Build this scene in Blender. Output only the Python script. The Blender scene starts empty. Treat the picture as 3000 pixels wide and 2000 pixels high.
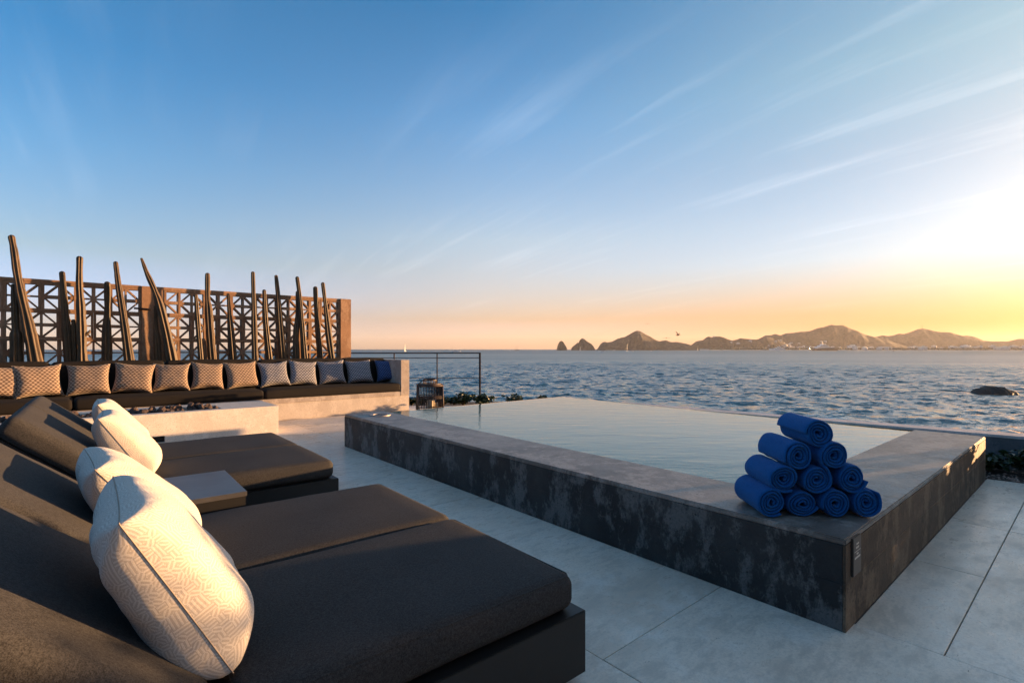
import bpy, bmesh, math, random
import numpy as np
from mathutils import Vector, Matrix, Quaternion, noise as mnoise

R = math.radians
random.seed(7)
rng = np.random.default_rng(7)
scn = bpy.context.scene
C = scn.collection

# ------------------------------------------------------------------ camera
F = 1476.0            # focal length in photo pixels (3000 wide)
H = 1.2               # eye height above the terrace
HY = 1022.0           # horizon row in the photo
SEA = -6.0
cam = bpy.data.cameras.new('camera')
cam.sensor_width = 36.0
cam.lens = F / 3000.0 * 36.0
cam.shift_y = (HY - 1000.0) / 3000.0
cam.clip_start = 0.05
cam.clip_end = 120000
camo = bpy.data.objects.new('camera', cam)
camo.location = (0, 0, H)
camo.rotation_euler = (R(90), 0, 0)
C.objects.link(camo)
scn.camera = camo

# ------------------------------------------------------------------ light
SUN_AZ, SUN_EL = 68.0, 3.0
sdir = Vector((math.sin(R(SUN_AZ)) * math.cos(R(SUN_EL)), math.cos(R(SUN_AZ)) * math.cos(R(SUN_EL)), math.sin(R(SUN_EL))))
sl = bpy.data.lights.new('sun', 'SUN')
sl.energy = 3.3
sl.angle = R(0.6)
sl.color = (1.0, 0.56, 0.25)
so = bpy.data.objects.new('sun', sl)
so.rotation_euler = (-sdir).to_track_quat('-Z', 'Y').to_euler()
so.location = sdir * 50
C.objects.link(so)

scn.view_settings.view_transform = 'Standard'
scn.view_settings.look = 'None'
scn.view_settings.exposure = 2.52
scn.view_settings.gamma = 1.0
scn.view_settings.use_curve_mapping = False
scn.render.engine = 'CYCLES'
scn.cycles.use_denoising = True
scn.cycles.max_bounces = 8
scn.cycles.transparent_max_bounces = 12
scn.cycles.sample_clamp_indirect = 6.0

# ------------------------------------------------------------------ node helpers
class NT:
    def __init__(self, tree):
        self.t = tree
        tree.nodes.clear()
    def n(self, typ, **kw):
        nd = self.t.nodes.new(typ)
        for k, v in kw.items():
            if k.startswith('i_'):
                key = k[2:]
                nd.inputs[int(key) if key.isdigit() else key.replace('_', ' ')].default_value = v
            else:
                setattr(nd, k, v)
        return nd
    def l(self, a, b):
        self.t.links.new(a, b)
    def math(self, op, a, b=None, c=None, clamp=False):
        nd = self.n('ShaderNodeMath', operation=op, use_clamp=clamp)
        for i, v in enumerate((a, b, c)):
            if v is None: continue
            if hasattr(v, 'links'): self.l(v, nd.inputs[i])
            else: nd.inputs[i].default_value = v
        return nd.outputs[0]
    def vmath(self, op, a, b=None):
        nd = self.n('ShaderNodeVectorMath', operation=op)
        for i, v in enumerate((a, b)):
            if v is None: continue
            if hasattr(v, 'links'): self.l(v, nd.inputs[i])
            else: nd.inputs[i].default_value = v
        return nd.outputs['Value'] if op in ('DOT_PRODUCT', 'LENGTH') else nd.outputs[0]
    def mix(self, f, a, b, mode='MIX'):
        nd = self.n('ShaderNodeMix', data_type='RGBA', blend_type=mode)
        for key, v in ((0, f), (6, a), (7, b)):
            if hasattr(v, 'links'): self.l(v, nd.inputs[key])
            else:
                nd.inputs[key].default_value = v if key == 0 else (tuple(v) + (1,))[:4]
        return nd.outputs[2]
    def ramp(self, f, stops, interp='LINEAR'):
        nd = self.n('ShaderNodeValToRGB')
        cr = nd.color_ramp
        cr.interpolation = interp
        while len(cr.elements) < len(stops): cr.elements.new(0.5)
        for e, (p, c) in zip(cr.elements, stops):
            e.position = p
            e.color = (c, c, c, 1) if not hasattr(c, '__len__') else (tuple(c) + (1,))[:4]
        self.l(f, nd.inputs[0])
        return nd.outputs[0]
    def noise(self, vec, scale, detail=4, rough=0.55, dist=0.0, dims='3D'):
        nd = self.n('ShaderNodeTexNoise', noise_dimensions=dims)
        nd.inputs['Scale'].default_value = scale
        nd.inputs['Detail'].default_value = detail
        nd.inputs['Roughness'].default_value = rough
        nd.inputs['Distortion'].default_value = dist
        if vec is not None: self.l(vec, nd.inputs['Vector'])
        return nd.outputs[0]
    def mapping(self, vec, scale=(1, 1, 1), rot=(0, 0, 0), loc=(0, 0, 0)):
        nd = self.n('ShaderNodeMapping')
        nd.inputs['Scale'].default_value = scale
        nd.inputs['Rotation'].default_value = rot
        nd.inputs['Location'].default_value = loc
        self.l(vec, nd.inputs['Vector'])
        return nd.outputs[0]
    def bump(self, h, strength=0.3, dist=0.01, normal=None):
        nd = self.n('ShaderNodeBump')
        nd.inputs['Strength'].default_value = strength
        nd.inputs['Distance'].default_value = dist
        self.l(h, nd.inputs['Height'])
        if normal is not None: self.l(normal, nd.inputs['Normal'])
        return nd.outputs[0]

def mat(name):
    m = bpy.data.materials.new(name)
    m.use_nodes = True
    t = NT(m.node_tree)
    out = t.n('ShaderNodeOutputMaterial')
    b = t.n('ShaderNodeBsdfPrincipled')
    t.l(b.outputs[0], out.inputs[0])
    t.b = b
    t.out = out
    t.m = m
    return t

def setp(t, **kw):
    for k, v in kw.items():
        s = t.b.inputs[k.replace('_', ' ')]
        if hasattr(v, 'links'): t.l(v, s)
        else: s.default_value = (tuple(v) + (1,))[:4] if hasattr(v, '__len__') and len(v) == 3 and s.type == 'RGBA' else v

# ------------------------------------------------------------------ sky
w = bpy.data.worlds.new('World')
scn.world = w
w.use_nodes = True
t = NT(w.node_tree)
wo = t.n('ShaderNodeOutputWorld')
bg = t.n('ShaderNodeBackground')
sky = t.n('ShaderNodeTexSky', sky_type='NISHITA')
sky.sun_disc = False
sky.sun_elevation = R(4.2)
sky.sun_rotation = R(SUN_AZ)
sky.altitude = 0.0
sky.air_density = 1.0
sky.dust_density = 1.0
sky.ozone_density = 1.5
bg.inputs[1].default_value = 0.084
geo = t.n('ShaderNodeNewGeometry')
dirv = t.vmath('SCALE', geo.outputs['Incoming'])
dirv.node.inputs['Scale'].default_value = -1.0
dirv = t.vmath('NORMALIZE', dirv)
sep = t.n('ShaderNodeSeparateXYZ'); t.l(dirv, sep.inputs[0])
dz = t.math('MAXIMUM', sep.outputs[2], 0.0)
hor = t.math('SQRT', t.math('ADD', t.math('MULTIPLY', sep.outputs[0], sep.outputs[0]), t.math('MULTIPLY', sep.outputs[1], sep.outputs[1])))
hor = t.math('MAXIMUM', hor, 1e-4)
ca = t.math('DIVIDE', t.math('ADD', t.math('MULTIPLY', sep.outputs[0], math.sin(R(SUN_AZ))), t.math('MULTIPLY', sep.outputs[1], math.cos(R(SUN_AZ)))), hor)
# tint multiplied into the sky by height and by bearing to the sun
KS = 8.0
def tint(stops):
    return t.ramp(dz, [(p, tuple(c / KS for c in col)) for p, col in stops])
tl = tint([(0.0, (1.328, 1.743, 5.478)), (0.012, (1.204, 1.452, 4.316)), (0.04, (0.747, 0.83, 2.034)), (0.15, (0.647, 0.681, 0.913)), (0.30, (0.407, 0.697, 1.013)), (0.43, (0.199, 0.614, 0.979)), (0.60, (0.216, 0.614, 0.93)), (0.80, (1.0, 1.0, 1.0))])
tc = tint([(0.0, (1.328, 1.328, 3.486)), (0.012, (1.03, 0.97, 2.45)), (0.057, (0.78, 0.58, 0.80)), (0.21, (0.93, 0.83, 0.93)), (0.41, (0.515, 0.78, 1.062)), (0.56, (0.207, 0.606, 0.93)), (0.62, (0.216, 0.606, 0.913)), (0.80, (1.0, 1.0, 1.0))])
tr = tint([(0.0, (0.349, 0.241, 0.515)), (0.012, (0.34, 0.19, 0.27)), (0.04, (0.332, 0.185, 0.175)), (0.085, (0.37, 0.30, 0.36)), (0.15, (0.448, 0.49, 0.664)), (0.30, (0.515, 0.548, 0.631)), (0.43, (0.564, 0.664, 0.681)), (0.62, (0.465, 0.656, 0.772)), (0.80, (1.0, 1.0, 1.0))])
def sstep(v, a, b):
    nd = t.n('ShaderNodeMapRange', interpolation_type='SMOOTHSTEP')
    nd.inputs[1].default_value = a; nd.inputs[2].default_value = b
    t.l(v, nd.inputs[0])
    return nd.outputs[0]
tn = t.mix(sstep(ca, 0.25, 0.97), t.mix(sstep(ca, -0.5, 0.45), tl, tc), tr)
tn = t.mix(1.0, tn, (KS, KS, KS), 'MULTIPLY')
col = t.mix(1.0, sky.outputs[0], tn, 'MULTIPLY')
# high cirrus in parallel streaks
iz = t.math('DIVIDE', 1.0, t.math('ADD', dz, 0.10))
plane = t.n('ShaderNodeCombineXYZ')
ST = R(-34.0)
along = t.math('MULTIPLY', t.math('ADD', t.math('MULTIPLY', sep.outputs[0], math.sin(ST)), t.math('MULTIPLY', sep.outputs[1], math.cos(ST))), iz)
across = t.math('MULTIPLY', t.math('SUBTRACT', t.math('MULTIPLY', sep.outputs[0], math.cos(ST)), t.math('MULTIPLY', sep.outputs[1], math.sin(ST))), iz)
t.l(along, plane.inputs[0]); t.l(across, plane.inputs[1])
pv = plane.outputs[0]
st1 = t.noise(t.mapping(pv, scale=(0.30, 3.6, 1), loc=(3.1, 0.7, 0)), 1.6, 6, 0.62, 0.35)
st2 = t.noise(t.mapping(pv, scale=(0.9, 14.0, 1), loc=(1.3, 4.7, 0)), 1.0, 4, 0.6, 0.3)
msk = t.noise(t.mapping(pv, scale=(0.55, 0.8, 1), loc=(5.2, 3.4, 0)), 1.0, 2, 0.5)
cl = t.math('MULTIPLY', t.ramp(st1, [(0.52, 0.0), (0.80, 1.0)]), t.ramp(msk, [(0.40, 0.0), (0.62, 1.0)]))
cl = t.math('MULTIPLY', cl, t.math('ADD', 0.45, t.math('MULTIPLY', st2, 1.1)))
cl = t.math('MULTIPLY', cl, t.ramp(dz, [(0.03, 0.0), (0.10, 0.8), (0.5, 1.0)]))
lum = t.n('ShaderNodeRGBToBW'); t.l(col, lum.inputs[0])
cc = t.mix(1.0, t.mix(0.5, col, lum.outputs[0]), (1.75, 1.62, 1.55), 'MULTIPLY')
cc = t.mix(1.0, cc, (0.5, 0.5, 0.52), 'ADD')
col = t.mix(t.math('MULTIPLY', cl, 0.32, clamp=True), col, cc)
t.l(col, bg.inputs[0])
t.l(bg.outputs[0], wo.inputs[0])

# ------------------------------------------------------------------ mesh helpers
class MB:
    """collects shapes and links them as ONE mesh object"""
    def __init__(self):
        self.v = []; self.f = []; self.uv = None
    def add(self, vs, fs):
        o = len(self.v)
        self.v += [tuple(p) for p in vs]
        self.f += [tuple(i + o for i in f) for f in fs]
        return self
    def box(self, x0, x1, y0, y1, z0, z1, M=None):
        vs = [Vector(p) for p in ((x0,y0,z0),(x1,y0,z0),(x1,y1,z0),(x0,y1,z0),(x0,y0,z1),(x1,y0,z1),(x1,y1,z1),(x0,y1,z1))]
        if M is not None: vs = [M @ p for p in vs]
        return self.add(vs, [(3,2,1,0),(4,5,6,7),(0,1,5,4),(1,2,6,5),(2,3,7,6),(3,0,4,7)])
    def prism(self, poly, z0, z1):
        n = len(poly)
        vs = [(x, y, z0) for x, y in poly] + [(x, y, z1) for x, y in poly]
        fs = [tuple(range(n - 1, -1, -1)), tuple(range(n, 2 * n))] + [(i, (i + 1) % n, n + (i + 1) % n, n + i) for i in range(n)]
        return self.add(vs, fs)
    def tube(self, pts, rad, n=8, closed=False, cap=True, ribs=None):
        pts = [Vector(p) for p in pts]
        m = len(pts)
        rad = [rad] * m if not hasattr(rad, '__len__') else rad
        vs = []; prev = None
        for i, p in enumerate(pts):
            a = pts[(i - 1) % m] if (closed or i > 0) else pts[i]
            b = pts[(i + 1) % m] if (closed or i < m - 1) else pts[i]
            tg = (b - a).normalized()
            if prev is None:
                ref = Vector((0, 0, 1)) if abs(tg.z) < 0.9 else Vector((1, 0, 0))
                x = ref.cross(tg).normalized()
            else:
                x = (prev - tg * prev.dot(tg)).normalized()
            prev = x
            y = tg.cross(x)
            for k in range(n):
                th = 2 * math.pi * k / n
                r = rad[i] * (1 + (ribs[1] * math.cos(ribs[0] * th) if ribs else 0))
                vs.append(p + (x * math.cos(th) + y * math.sin(th)) * r)
        fs = []
        for i in range(m if closed else m - 1):
            j = (i + 1) % m
            for k in range(n):
                k2 = (k + 1) % n
                fs.append((i * n + k, i * n + k2, j * n + k2, j * n + k))
        if cap and not closed:
            fs.append(tuple(range(n - 1, -1, -1)))
            fs.append(tuple(range((m - 1) * n, m * n)))
        return self.add(vs, fs)
    def rbox(self, sx, sy, sz, r, seg=4, step=0.12, M=None, puff=0.0, nz=0.0, seed=0):
        """rounded, slightly puffed cushion block, centred on the origin"""
        hs = (sx / 2, sy / 2, sz / 2)
        co = []
        for h in hs:
            rr = min(r, h)
            a = [-h + rr * (1 - math.cos(math.pi / 2 * i / seg)) for i in range(seg + 1)]
            inner = h - rr
            if inner > 1e-6:
                k = max(1, int(round(2 * inner / step)))
                a += [-inner + 2 * inner * i / k for i in range(1, k + 1)]
            a += [h - rr * (1 - math.cos(math.pi / 2 * (seg - i) / seg)) for i in range(1, seg + 1)]
            co.append(a)
        idx = {}; vs = []; fs = []
        off = Vector((seed * 3.1, seed * 1.7, seed * 0.9))
        def vert(i, j, k):
            key = (i, j, k)
            if key in idx: return idx[key]
            p = Vector((co[0][i], co[1][j], co[2][k]))
            q = Vector([max(-hs[a] + min(r, hs[a]), min(hs[a] - min(r, hs[a]), p[a])) for a in range(3)])
            d = p - q
            if d.length > 1e-9: p = q + d.normalized() * r
            if puff:
                u = 1 - (p.x / hs[0]) ** 2; v_ = 1 - (p.y / hs[1]) ** 2; w_ = 1 - (p.z / hs[2]) ** 2
                p.z += puff * max(0, u) ** 0.5 * max(0, v_) ** 0.5 * (p.z / hs[2])
                p.x += puff * 0.6 * max(0, w_) * (p.x / hs[0])
                p.y += puff * 0.6 * max(0, w_) * (p.y / hs[1])
            if nz:
                nn = mnoise.noise_vector(p * 3.0 + off) * nz + mnoise.noise_vector(p * 9.0 + off) * nz * 0.35
                p = p + nn
            if M is not None: p = M @ p
            idx[key] = len(vs); vs.append(p)
            return idx[key]
        nx, ny, nzz = (len(a) - 1 for a in co)
        for i in range(nx):
            for j in range(ny):
                fs.append((vert(i, j, 0), vert(i, j + 1, 0), vert(i + 1, j + 1, 0), vert(i + 1, j, 0)))
                fs.append((vert(i, j, nzz), vert(i + 1, j, nzz), vert(i + 1, j + 1, nzz), vert(i, j + 1, nzz)))
        for i in range(nx):
            for k in range(nzz):
                fs.append((vert(i, 0, k), vert(i + 1, 0, k), vert(i + 1, 0, k + 1), vert(i, 0, k + 1)))
                fs.append((vert(i, ny, k), vert(i, ny, k + 1), vert(i + 1, ny, k + 1), vert(i + 1, ny, k)))
        for j in range(ny):
            for k in range(nzz):
                fs.append((vert(0, j, k), vert(0, j, k + 1), vert(0, j + 1, k + 1), vert(0, j + 1, k)))
                fs.append((vert(nx, j, k), vert(nx, j + 1, k), vert(nx, j + 1, k + 1), vert(nx, j, k + 1)))
        return self.add(vs, fs)
    def mesh(self, name, material=None, smooth=False):
        me = bpy.data.meshes.new(name)
        me.from_pydata(self.v, [], self.f)
        if material is not None:
            me.materials.append(material.m if hasattr(material, 'm') else material)
        if smooth:
            me.polygons.foreach_set('use_smooth', [True] * len(me.polygons))
        me.update()
        return me
    def build(self, name, material, parent=None, smooth=False, bevel=0.0, seg=2):
        me = self.mesh(name, material, smooth)
        if bevel:
            bm = bmesh.new(); bm.from_mesh(me)
            bmesh.ops.bevel(bm, geom=[e for e in bm.edges if e.is_manifold and e.calc_face_angle(0) > 0.5], offset=bevel, segments=seg, affect='EDGES', clamp_overlap=True)
            bm.to_mesh(me); bm.free()
        return link(name, me, parent)

def link(name, me, parent=None):
    o = bpy.data.objects.new(name, me)
    C.objects.link(o)
    if parent is not None: o.parent = parent
    return o

def tag(o, label=None, cat=None, group=None, kind=None):
    for k, v in (('label', label), ('category', cat), ('group', group), ('kind', kind)):
        if v: o[k] = v
    return o

def thing(name, label, cat, loc=(0, 0, 0), rz=0.0, group=None):
    o = bpy.data.objects.new(name, None)
    o.empty_display_size = 0.1
    C.objects.link(o)
    o.location = loc
    o.rotation_euler = (0, 0, rz)
    return tag(o, label, cat, group)

def copy_tree(o, parent=None):
    c = o.copy(); C.objects.link(c); c.parent = parent
    for ch in o.children: copy_tree(ch, c)
    return c

# ------------------------------------------------------------------ frames
# pool frame: x runs along the short side of the pool, y along its long side
TH = math.atan2(0.6478, 0.7618)
P0 = Vector((1.408, 2.126, 0))
PM = Matrix.Translation(P0) @ Matrix.Rotation(TH, 4, 'Z')
PMI = PM.inverted()
# day bed frame, a degree off the pool
TB = math.atan2(0.636, 0.771)
BM = Matrix.Rotation(TB, 4, 'Z')
def ray(px, py):
    return Vector(((px - 1500) / F, 1.0, -(py - HY) / F))
def on_z(px, py, z=0.0):
    d = ray(px, py); return d * ((z - H) / d.z) + Vector((0, 0, H))
def on_u(px, py, u):
    """point seen at a pixel on the upright plane y = u of the pool frame"""
    d = ray(px, py)
    n = Vector((-math.sin(TH), math.cos(TH), 0))
    k = (u + n.dot(P0)) / n.dot(d)
    return d * k + Vector((0, 0, H))
def at_d(px, py, d):
    return ray(px, py) * d + Vector((0, 0, H))
def pl(p):
    return PMI @ p

# ------------------------------------------------------------------ materials
def tc(t, kind='Object'):
    return t.n('ShaderNodeTexCoord').outputs[kind]

def m_limestone():
    t = mat('limestone')
    o = tc(t, 'Object')
    info = t.n('ShaderNodeObjectInfo')
    off = t.vmath('ADD', o, t.vmath('SCALE', info.outputs['Location']))
    v = t.n('ShaderNodeVectorMath', operation='MULTIPLY_ADD')
    t.l(info.outputs['Random'], v.inputs[0]); v.inputs[1].default_value = (13.1, 7.7, 3.3); t.l(o, v.inputs[2])
    o = v.outputs[0]
    big = t.noise(o, 1.1, 7, 0.68, 0.1)
    st = t.noise(t.mapping(o, scale=(2.2, 5.5, 4.0), rot=(0, 0, 0.25)), 2.4, 8, 0.72, 0.15)
    fine = t.noise(o, 85.0, 5, 0.75)
    vo = t.noise(t.mapping(o, scale=(12.0, 34.0, 9.0), rot=(0, 0, 0.3)), 1.4, 5, 0.7, 0.3)
    pit = t.ramp(vo, [(0.28, 0.0), (0.33, 1.0)])
    c = t.ramp(big, [(0.40, (0.66, 0.545, 0.435)), (0.5, (0.80, 0.675, 0.55)), (0.60, (0.86, 0.74, 0.62))])
    c = t.mix(t.ramp(st, [(0.49, 0.0), (0.60, 0.6)]), c, (0.50, 0.43, 0.36))
    c = t.mix(t.ramp(t.noise(o, 3.5, 8, 0.75, 0.1), [(0.51, 0.0), (0.62, 0.6)]), c, (0.86, 0.78, 0.69))
    c = t.mix(t.ramp(fine, [(0.35, 0.5), (0.55, 0.0)]), c, (0.48, 0.41, 0.345))
    c = t.mix(pit, (0.20, 0.17, 0.14), c)
    tone = t.math('ADD', 0.9, t.math('MULTIPLY', info.outputs['Random'], 0.16))
    cm = t.n('ShaderNodeVectorMath', operation='SCALE'); t.l(c, cm.inputs[0]); t.l(tone, cm.inputs['Scale'])
    setp(t, Base_Color=cm.outputs[0], Roughness=t.ramp(st, [(0.40, 0.27), (0.60, 0.42)]))
    h = t.math('ADD', t.math('MULTIPLY', pit, 0.6), t.math('MULTIPLY', fine, 0.4))
    setp(t, Normal=t.bump(h, 0.35, 0.004))
    return t

def m_concrete(name, lo, hi, spot, rough=0.6, board=True, bumps=0.5):
    t = mat(name)
    o = tc(t, 'Object')
    a = t.noise(o, 1.7, 9, 0.70, 0.05)
    b = t.noise(t.mapping(o, scale=(1, 1, 0.6), loc=(4, 2, 1)), 4.5, 10, 0.76, 0.05)
    f = t.noise(o, 75.0, 5, 0.75)
    c = t.ramp(a, [(0.40, lo), (0.60, hi)])
    c = t.mix(t.ramp(b, [(0.495, 0.0), (0.575, 0.95)]), c, spot)
    c = t.mix(t.ramp(f, [(0.32, 0.6), (0.5, 0.0)]), c, tuple(x * 0.5 for x in lo))
    pits = t.n('ShaderNodeTexVoronoi', feature='F1'); pits.inputs['Scale'].default_value = 26.0; t.l(o, pits.inputs['Vector'])
    pm = t.math('MULTIPLY', t.ramp(pits.outputs['Distance'], [(0.10, 1.0), (0.18, 0.0)]), t.ramp(b, [(0.42, 0.0), (0.55, 1.0)]))
    c = t.mix(t.math('MULTIPLY', pm, 0.7), c, tuple(x * 0.35 for x in lo))
    setp(t, Base_Color=c, Roughness=t.ramp(b, [(0.3, rough - 0.12), (0.7, rough + 0.12)]))
    h = t.math('SUBTRACT', t.math('ADD', t.math('MULTIPLY', f, 0.5), t.math('MULTIPLY', b, 0.9)), pm)
    setp(t, Normal=t.bump(h, bumps, 0.006))
    return t

def m_fabric(name, c1, c2, scale=420.0, rough=0.9, sheen=0.25, bump=0.35, sheen_tint=(1, 1, 1), big=0.12):
    t = mat(name)
    o = tc(t, 'Object')
    f = t.noise(o, scale, 2, 0.6)
    g = t.noise(o, 3.0, 4, 0.6)
    wv = t.noise(t.mapping(o, scale=(1, 6, 1)), scale * 0.25, 2, 0.6)
    f2 = t.noise(o, scale * 0.42, 3, 0.75)
    c = t.ramp(t.math('ADD', t.math('MULTIPLY', f, 0.5), t.math('MULTIPLY', f2, 0.5)), [(0.40, c1), (0.60, c2)])
    c = t.mix(t.math('MULTIPLY', t.ramp(g, [(0.35, 0.0), (0.7, 1.0)]), big), c, tuple(min(1, x * 2.2) for x in c2))
    setp(t, Base_Color=c, Roughness=rough, Sheen_Weight=sheen, Sheen_Roughness=0.4, Sheen_Tint=sheen_tint)
    t.b.inputs['Specular IOR Level'].default_value = 0.25
    h = t.math('ADD', f, t.math('MULTIPLY', wv, 0.7))
    setp(t, Normal=t.bump(h, bump, 0.0015))
    return t

def m_plain(name, c, rough=0.5, metal=0.0, vary=0.15, scale=12.0, bump=0.0):
    t = mat(name)
    o = tc(t, 'Object')
    n = t.noise(o, scale, 5, 0.6)
    lo = tuple(x * (1 - vary) for x in c); hi = tuple(min(1, x * (1 + vary)) for x in c)
    setp(t, Base_Color=t.ramp(n, [(0.3, lo), (0.7, hi)]), Roughness=rough, Metallic=metal)
    if bump: setp(t, Normal=t.bump(t.noise(o, scale * 5, 4, 0.65), bump, 0.004))
    return t

def m_pillow_weave():
    """pale cushion cloth with short double strokes laid in turning directions"""
    t = mat('cream_weave')
    uv = tc(t, 'UV')
    N = 54.0
    p = t.vmath('SCALE', uv); p.node.inputs['Scale'].default_value = N
    s = t.n('ShaderNodeSeparateXYZ'); t.l(p, s.inputs[0])
    fx = t.math('FLOOR', s.outputs[0]); fy = t.math('FLOOR', s.outputs[1])
    cx = t.math('SUBTRACT', t.math('SUBTRACT', s.outputs[0], fx), 0.5)
    cy = t.math('SUBTRACT', t.math('SUBTRACT', s.outputs[1], fy), 0.5)
    wn = t.n('ShaderNodeTexWhiteNoise', noise_dimensions='2D'); cxy = t.n('ShaderNodeCombineXYZ'); t.l(fx, cxy.inputs[0]); t.l(fy, cxy.inputs[1]); t.l(cxy.outputs[0], wn.inputs['Vector'])
    k = t.math('FLOOR', t.math('MULTIPLY', wn.outputs['Value'], 3.999))
    ang = t.math('MULTIPLY', k, math.pi / 4)
    ca_, sa_ = t.math('COSINE', ang), t.math('SINE', ang)
    rx = t.math('ADD', t.math('MULTIPLY', cx, ca_), t.math('MULTIPLY', cy, sa_))
    ry = t.math('SUBTRACT', t.math('MULTIPLY', cy, ca_), t.math('MULTIPLY', cx, sa_))
    bars = t.math('COSINE', t.math('MULTIPLY', ry, 2 * math.pi * 2.0))
    ends = t.math('LESS_THAN', t.math('ABSOLUTE', rx), 0.5)
    ln = t.math('MULTIPLY', t.math('GREATER_THAN', bars, 0.0), ends)
    th = t.noise(uv, 700.0, 2, 0.6)
    ln2 = t.math('MULTIPLY', ln, t.ramp(th, [(0.3, 0.45), (0.6, 1.0)]))
    c = t.mix(ln2, (0.62, 0.58, 0.53), (0.43, 0.385, 0.34))
    c = t.mix(t.ramp(th, [(0.4, 0.25), (0.6, 0.0)]), c, (0.50, 0.44, 0.37))
    setp(t, Base_Color=c, Roughness=0.92, Sheen_Weight=0.15)
    t.b.inputs['Specular IOR Level'].default_value = 0.2
    wr = t.noise(t.mapping(uv, scale=(3, 5, 1)), 2.0, 3, 0.5, 0.6)
    b1 = t.bump(wr, 0.35, 0.03)
    setp(t, Normal=t.bump(t.math('ADD', th, t.math('MULTIPLY', ln, -0.5)), 0.4, 0.002, b1))
    return t

def m_pillow_ogee(name, ground, line):
    """sofa cushion cloth: pale ogee trellis over a dusky ground"""
    t = mat(name)
    uv = tc(t, 'UV')
    s = t.n('ShaderNodeSeparateXYZ'); t.l(uv, s.inputs[0])
    X = t.math('MULTIPLY', s.outputs[0], 2 * math.pi * 20.0)
    Y = t.math('MULTIPLY', s.outputs[1], 36.0)
    def fam(ph):
        y = t.math('ADD', Y, t.math('ADD', ph[0], t.math('MULTIPLY', t.math('SINE', t.math('ADD', X, ph[1])), 0.27)))
        fr = t.math('FRACT', t.math('MULTIPLY', y, 0.5))
        return t.math('ABSOLUTE', t.math('SUBTRACT', fr, 0.5))
    d = t.math('MINIMUM', fam((0.0, 0.0)), fam((1.0, math.pi)))
    ln = t.ramp(d, [(0.085, 1.0), (0.14, 0.0)])
    th = t.noise(uv, 300.0, 2, 0.6)
    c = t.mix(ln, ground, line)
    c = t.mix(t.ramp(th, [(0.4, 0.3), (0.6, 0.0)]), c, tuple(x * 0.6 for x in line))
    setp(t, Base_Color=c, Roughness=0.9, Sheen_Weight=0.1)
    t.b.inputs['Specular IOR Level'].default_value = 0.2
    setp(t, Normal=t.bump(t.noise(t.mapping(uv, scale=(3, 5, 1)), 2.4, 3, 0.5, 0.6), 0.3, 0.03))
    return t

M = {}
M['stone'] = m_limestone()
M['grout'] = m_plain('grout', (0.30, 0.265, 0.235), 0.95, vary=0.25, scale=30, bump=0.3)
M['wall'] = m_concrete('dark_concrete', (0.007, 0.007, 0.0075), (0.030, 0.0295, 0.029), (0.120, 0.116, 0.110), 0.72, bumps=0.8)
M['wall_brown'] = m_concrete('brown_concrete', (0.034, 0.020, 0.010), (0.090, 0.056, 0.032), (0.18, 0.125, 0.080), 0.75, bumps=0.9)  # browner and lighter than the front wall's concrete
M['coping'] = m_concrete('skylit_concrete', (0.085, 0.073, 0.063), (0.20, 0.178, 0.158), (0.29, 0.265, 0.24), 0.45, bumps=0.25)  # same pool concrete, its top painted lighter for the sky's sheen
M['mattress'] = m_fabric('charcoal_canvas', (0.014, 0.0138, 0.0143), (0.044, 0.0435, 0.0445), 330.0, sheen=0.0, bump=0.5)
M['sofa_cloth'] = m_fabric('dark_sofa_canvas', (0.004, 0.0035, 0.0032), (0.012, 0.0095, 0.0085), 330.0, sheen=0.0)
M['black'] = m_plain('black_steel', (0.005, 0.005, 0.0055), 0.5, 0.0, 0.3, 9, 0.05)
M['table'] = m_plain('dark_zinc', (0.11, 0.11, 0.115), 0.30, 0.4, 0.2, 5, 0.03)
M['weave'] = m_pillow_weave()
M['ogee'] = m_pillow_ogee('ogee_tan', (0.075, 0.042, 0.028), (0.36, 0.275, 0.21))
M['ogee_shaded'] = m_pillow_ogee('ogee_shaded', (0.020, 0.022, 0.038), (0.34, 0.34, 0.37))  # tan cloth again, with the cool shade painted into its colour
M['ogee_deep_shade'] = m_pillow_ogee('ogee_deep_shade', (0.008, 0.012, 0.045), (0.07, 0.13, 0.30))  # deepest shade beside the sofa arm, painted in as blue
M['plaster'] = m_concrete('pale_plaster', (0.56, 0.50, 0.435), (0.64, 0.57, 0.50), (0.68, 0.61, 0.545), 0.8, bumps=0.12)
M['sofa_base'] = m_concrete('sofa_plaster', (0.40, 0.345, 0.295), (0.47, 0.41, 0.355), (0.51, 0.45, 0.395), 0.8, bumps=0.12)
M['seatslab'] = m_concrete('board_concrete', (0.24, 0.20, 0.175), (0.34, 0.29, 0.255), (0.40, 0.35, 0.31), 0.7, bumps=0.4)
M['block'] = m_concrete('cast_block', (0.19, 0.105, 0.058), (0.29, 0.165, 0.093), (0.34, 0.215, 0.135), 0.85, bumps=0.4)
M['rust'] = m_plain('rusty_steel', (0.026, 0.013, 0.010), 0.7, 0.1, 0.35, 25, 0.2)
M['soil'] = m_plain('soil', (0.055, 0.040, 0.030), 0.98, 0.0, 0.4, 14, 0.8)
M['lava'] = m_plain('lava_rock', (0.055, 0.036, 0.032), 0.9, 0.0, 0.5, 30, 0.9)
M['rattan'] = m_plain('dark_rattan', (0.040, 0.018, 0.011), 0.6, 0.0, 0.4, 40, 0.3)
M['wax'] = m_plain('candle_wax', (0.78, 0.66, 0.48), 0.5, 0.0, 0.06, 10)
M['plaque'] = m_plain('bronze_plaque', (0.075, 0.060, 0.050), 0.45, 0.3, 0.15, 20)
M['print'] = m_plain('pale_print', (0.62, 0.56, 0.48), 0.6)
M['seam'] = m_plain('seam_thread', (0.30, 0.25, 0.205), 0.9)

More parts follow.
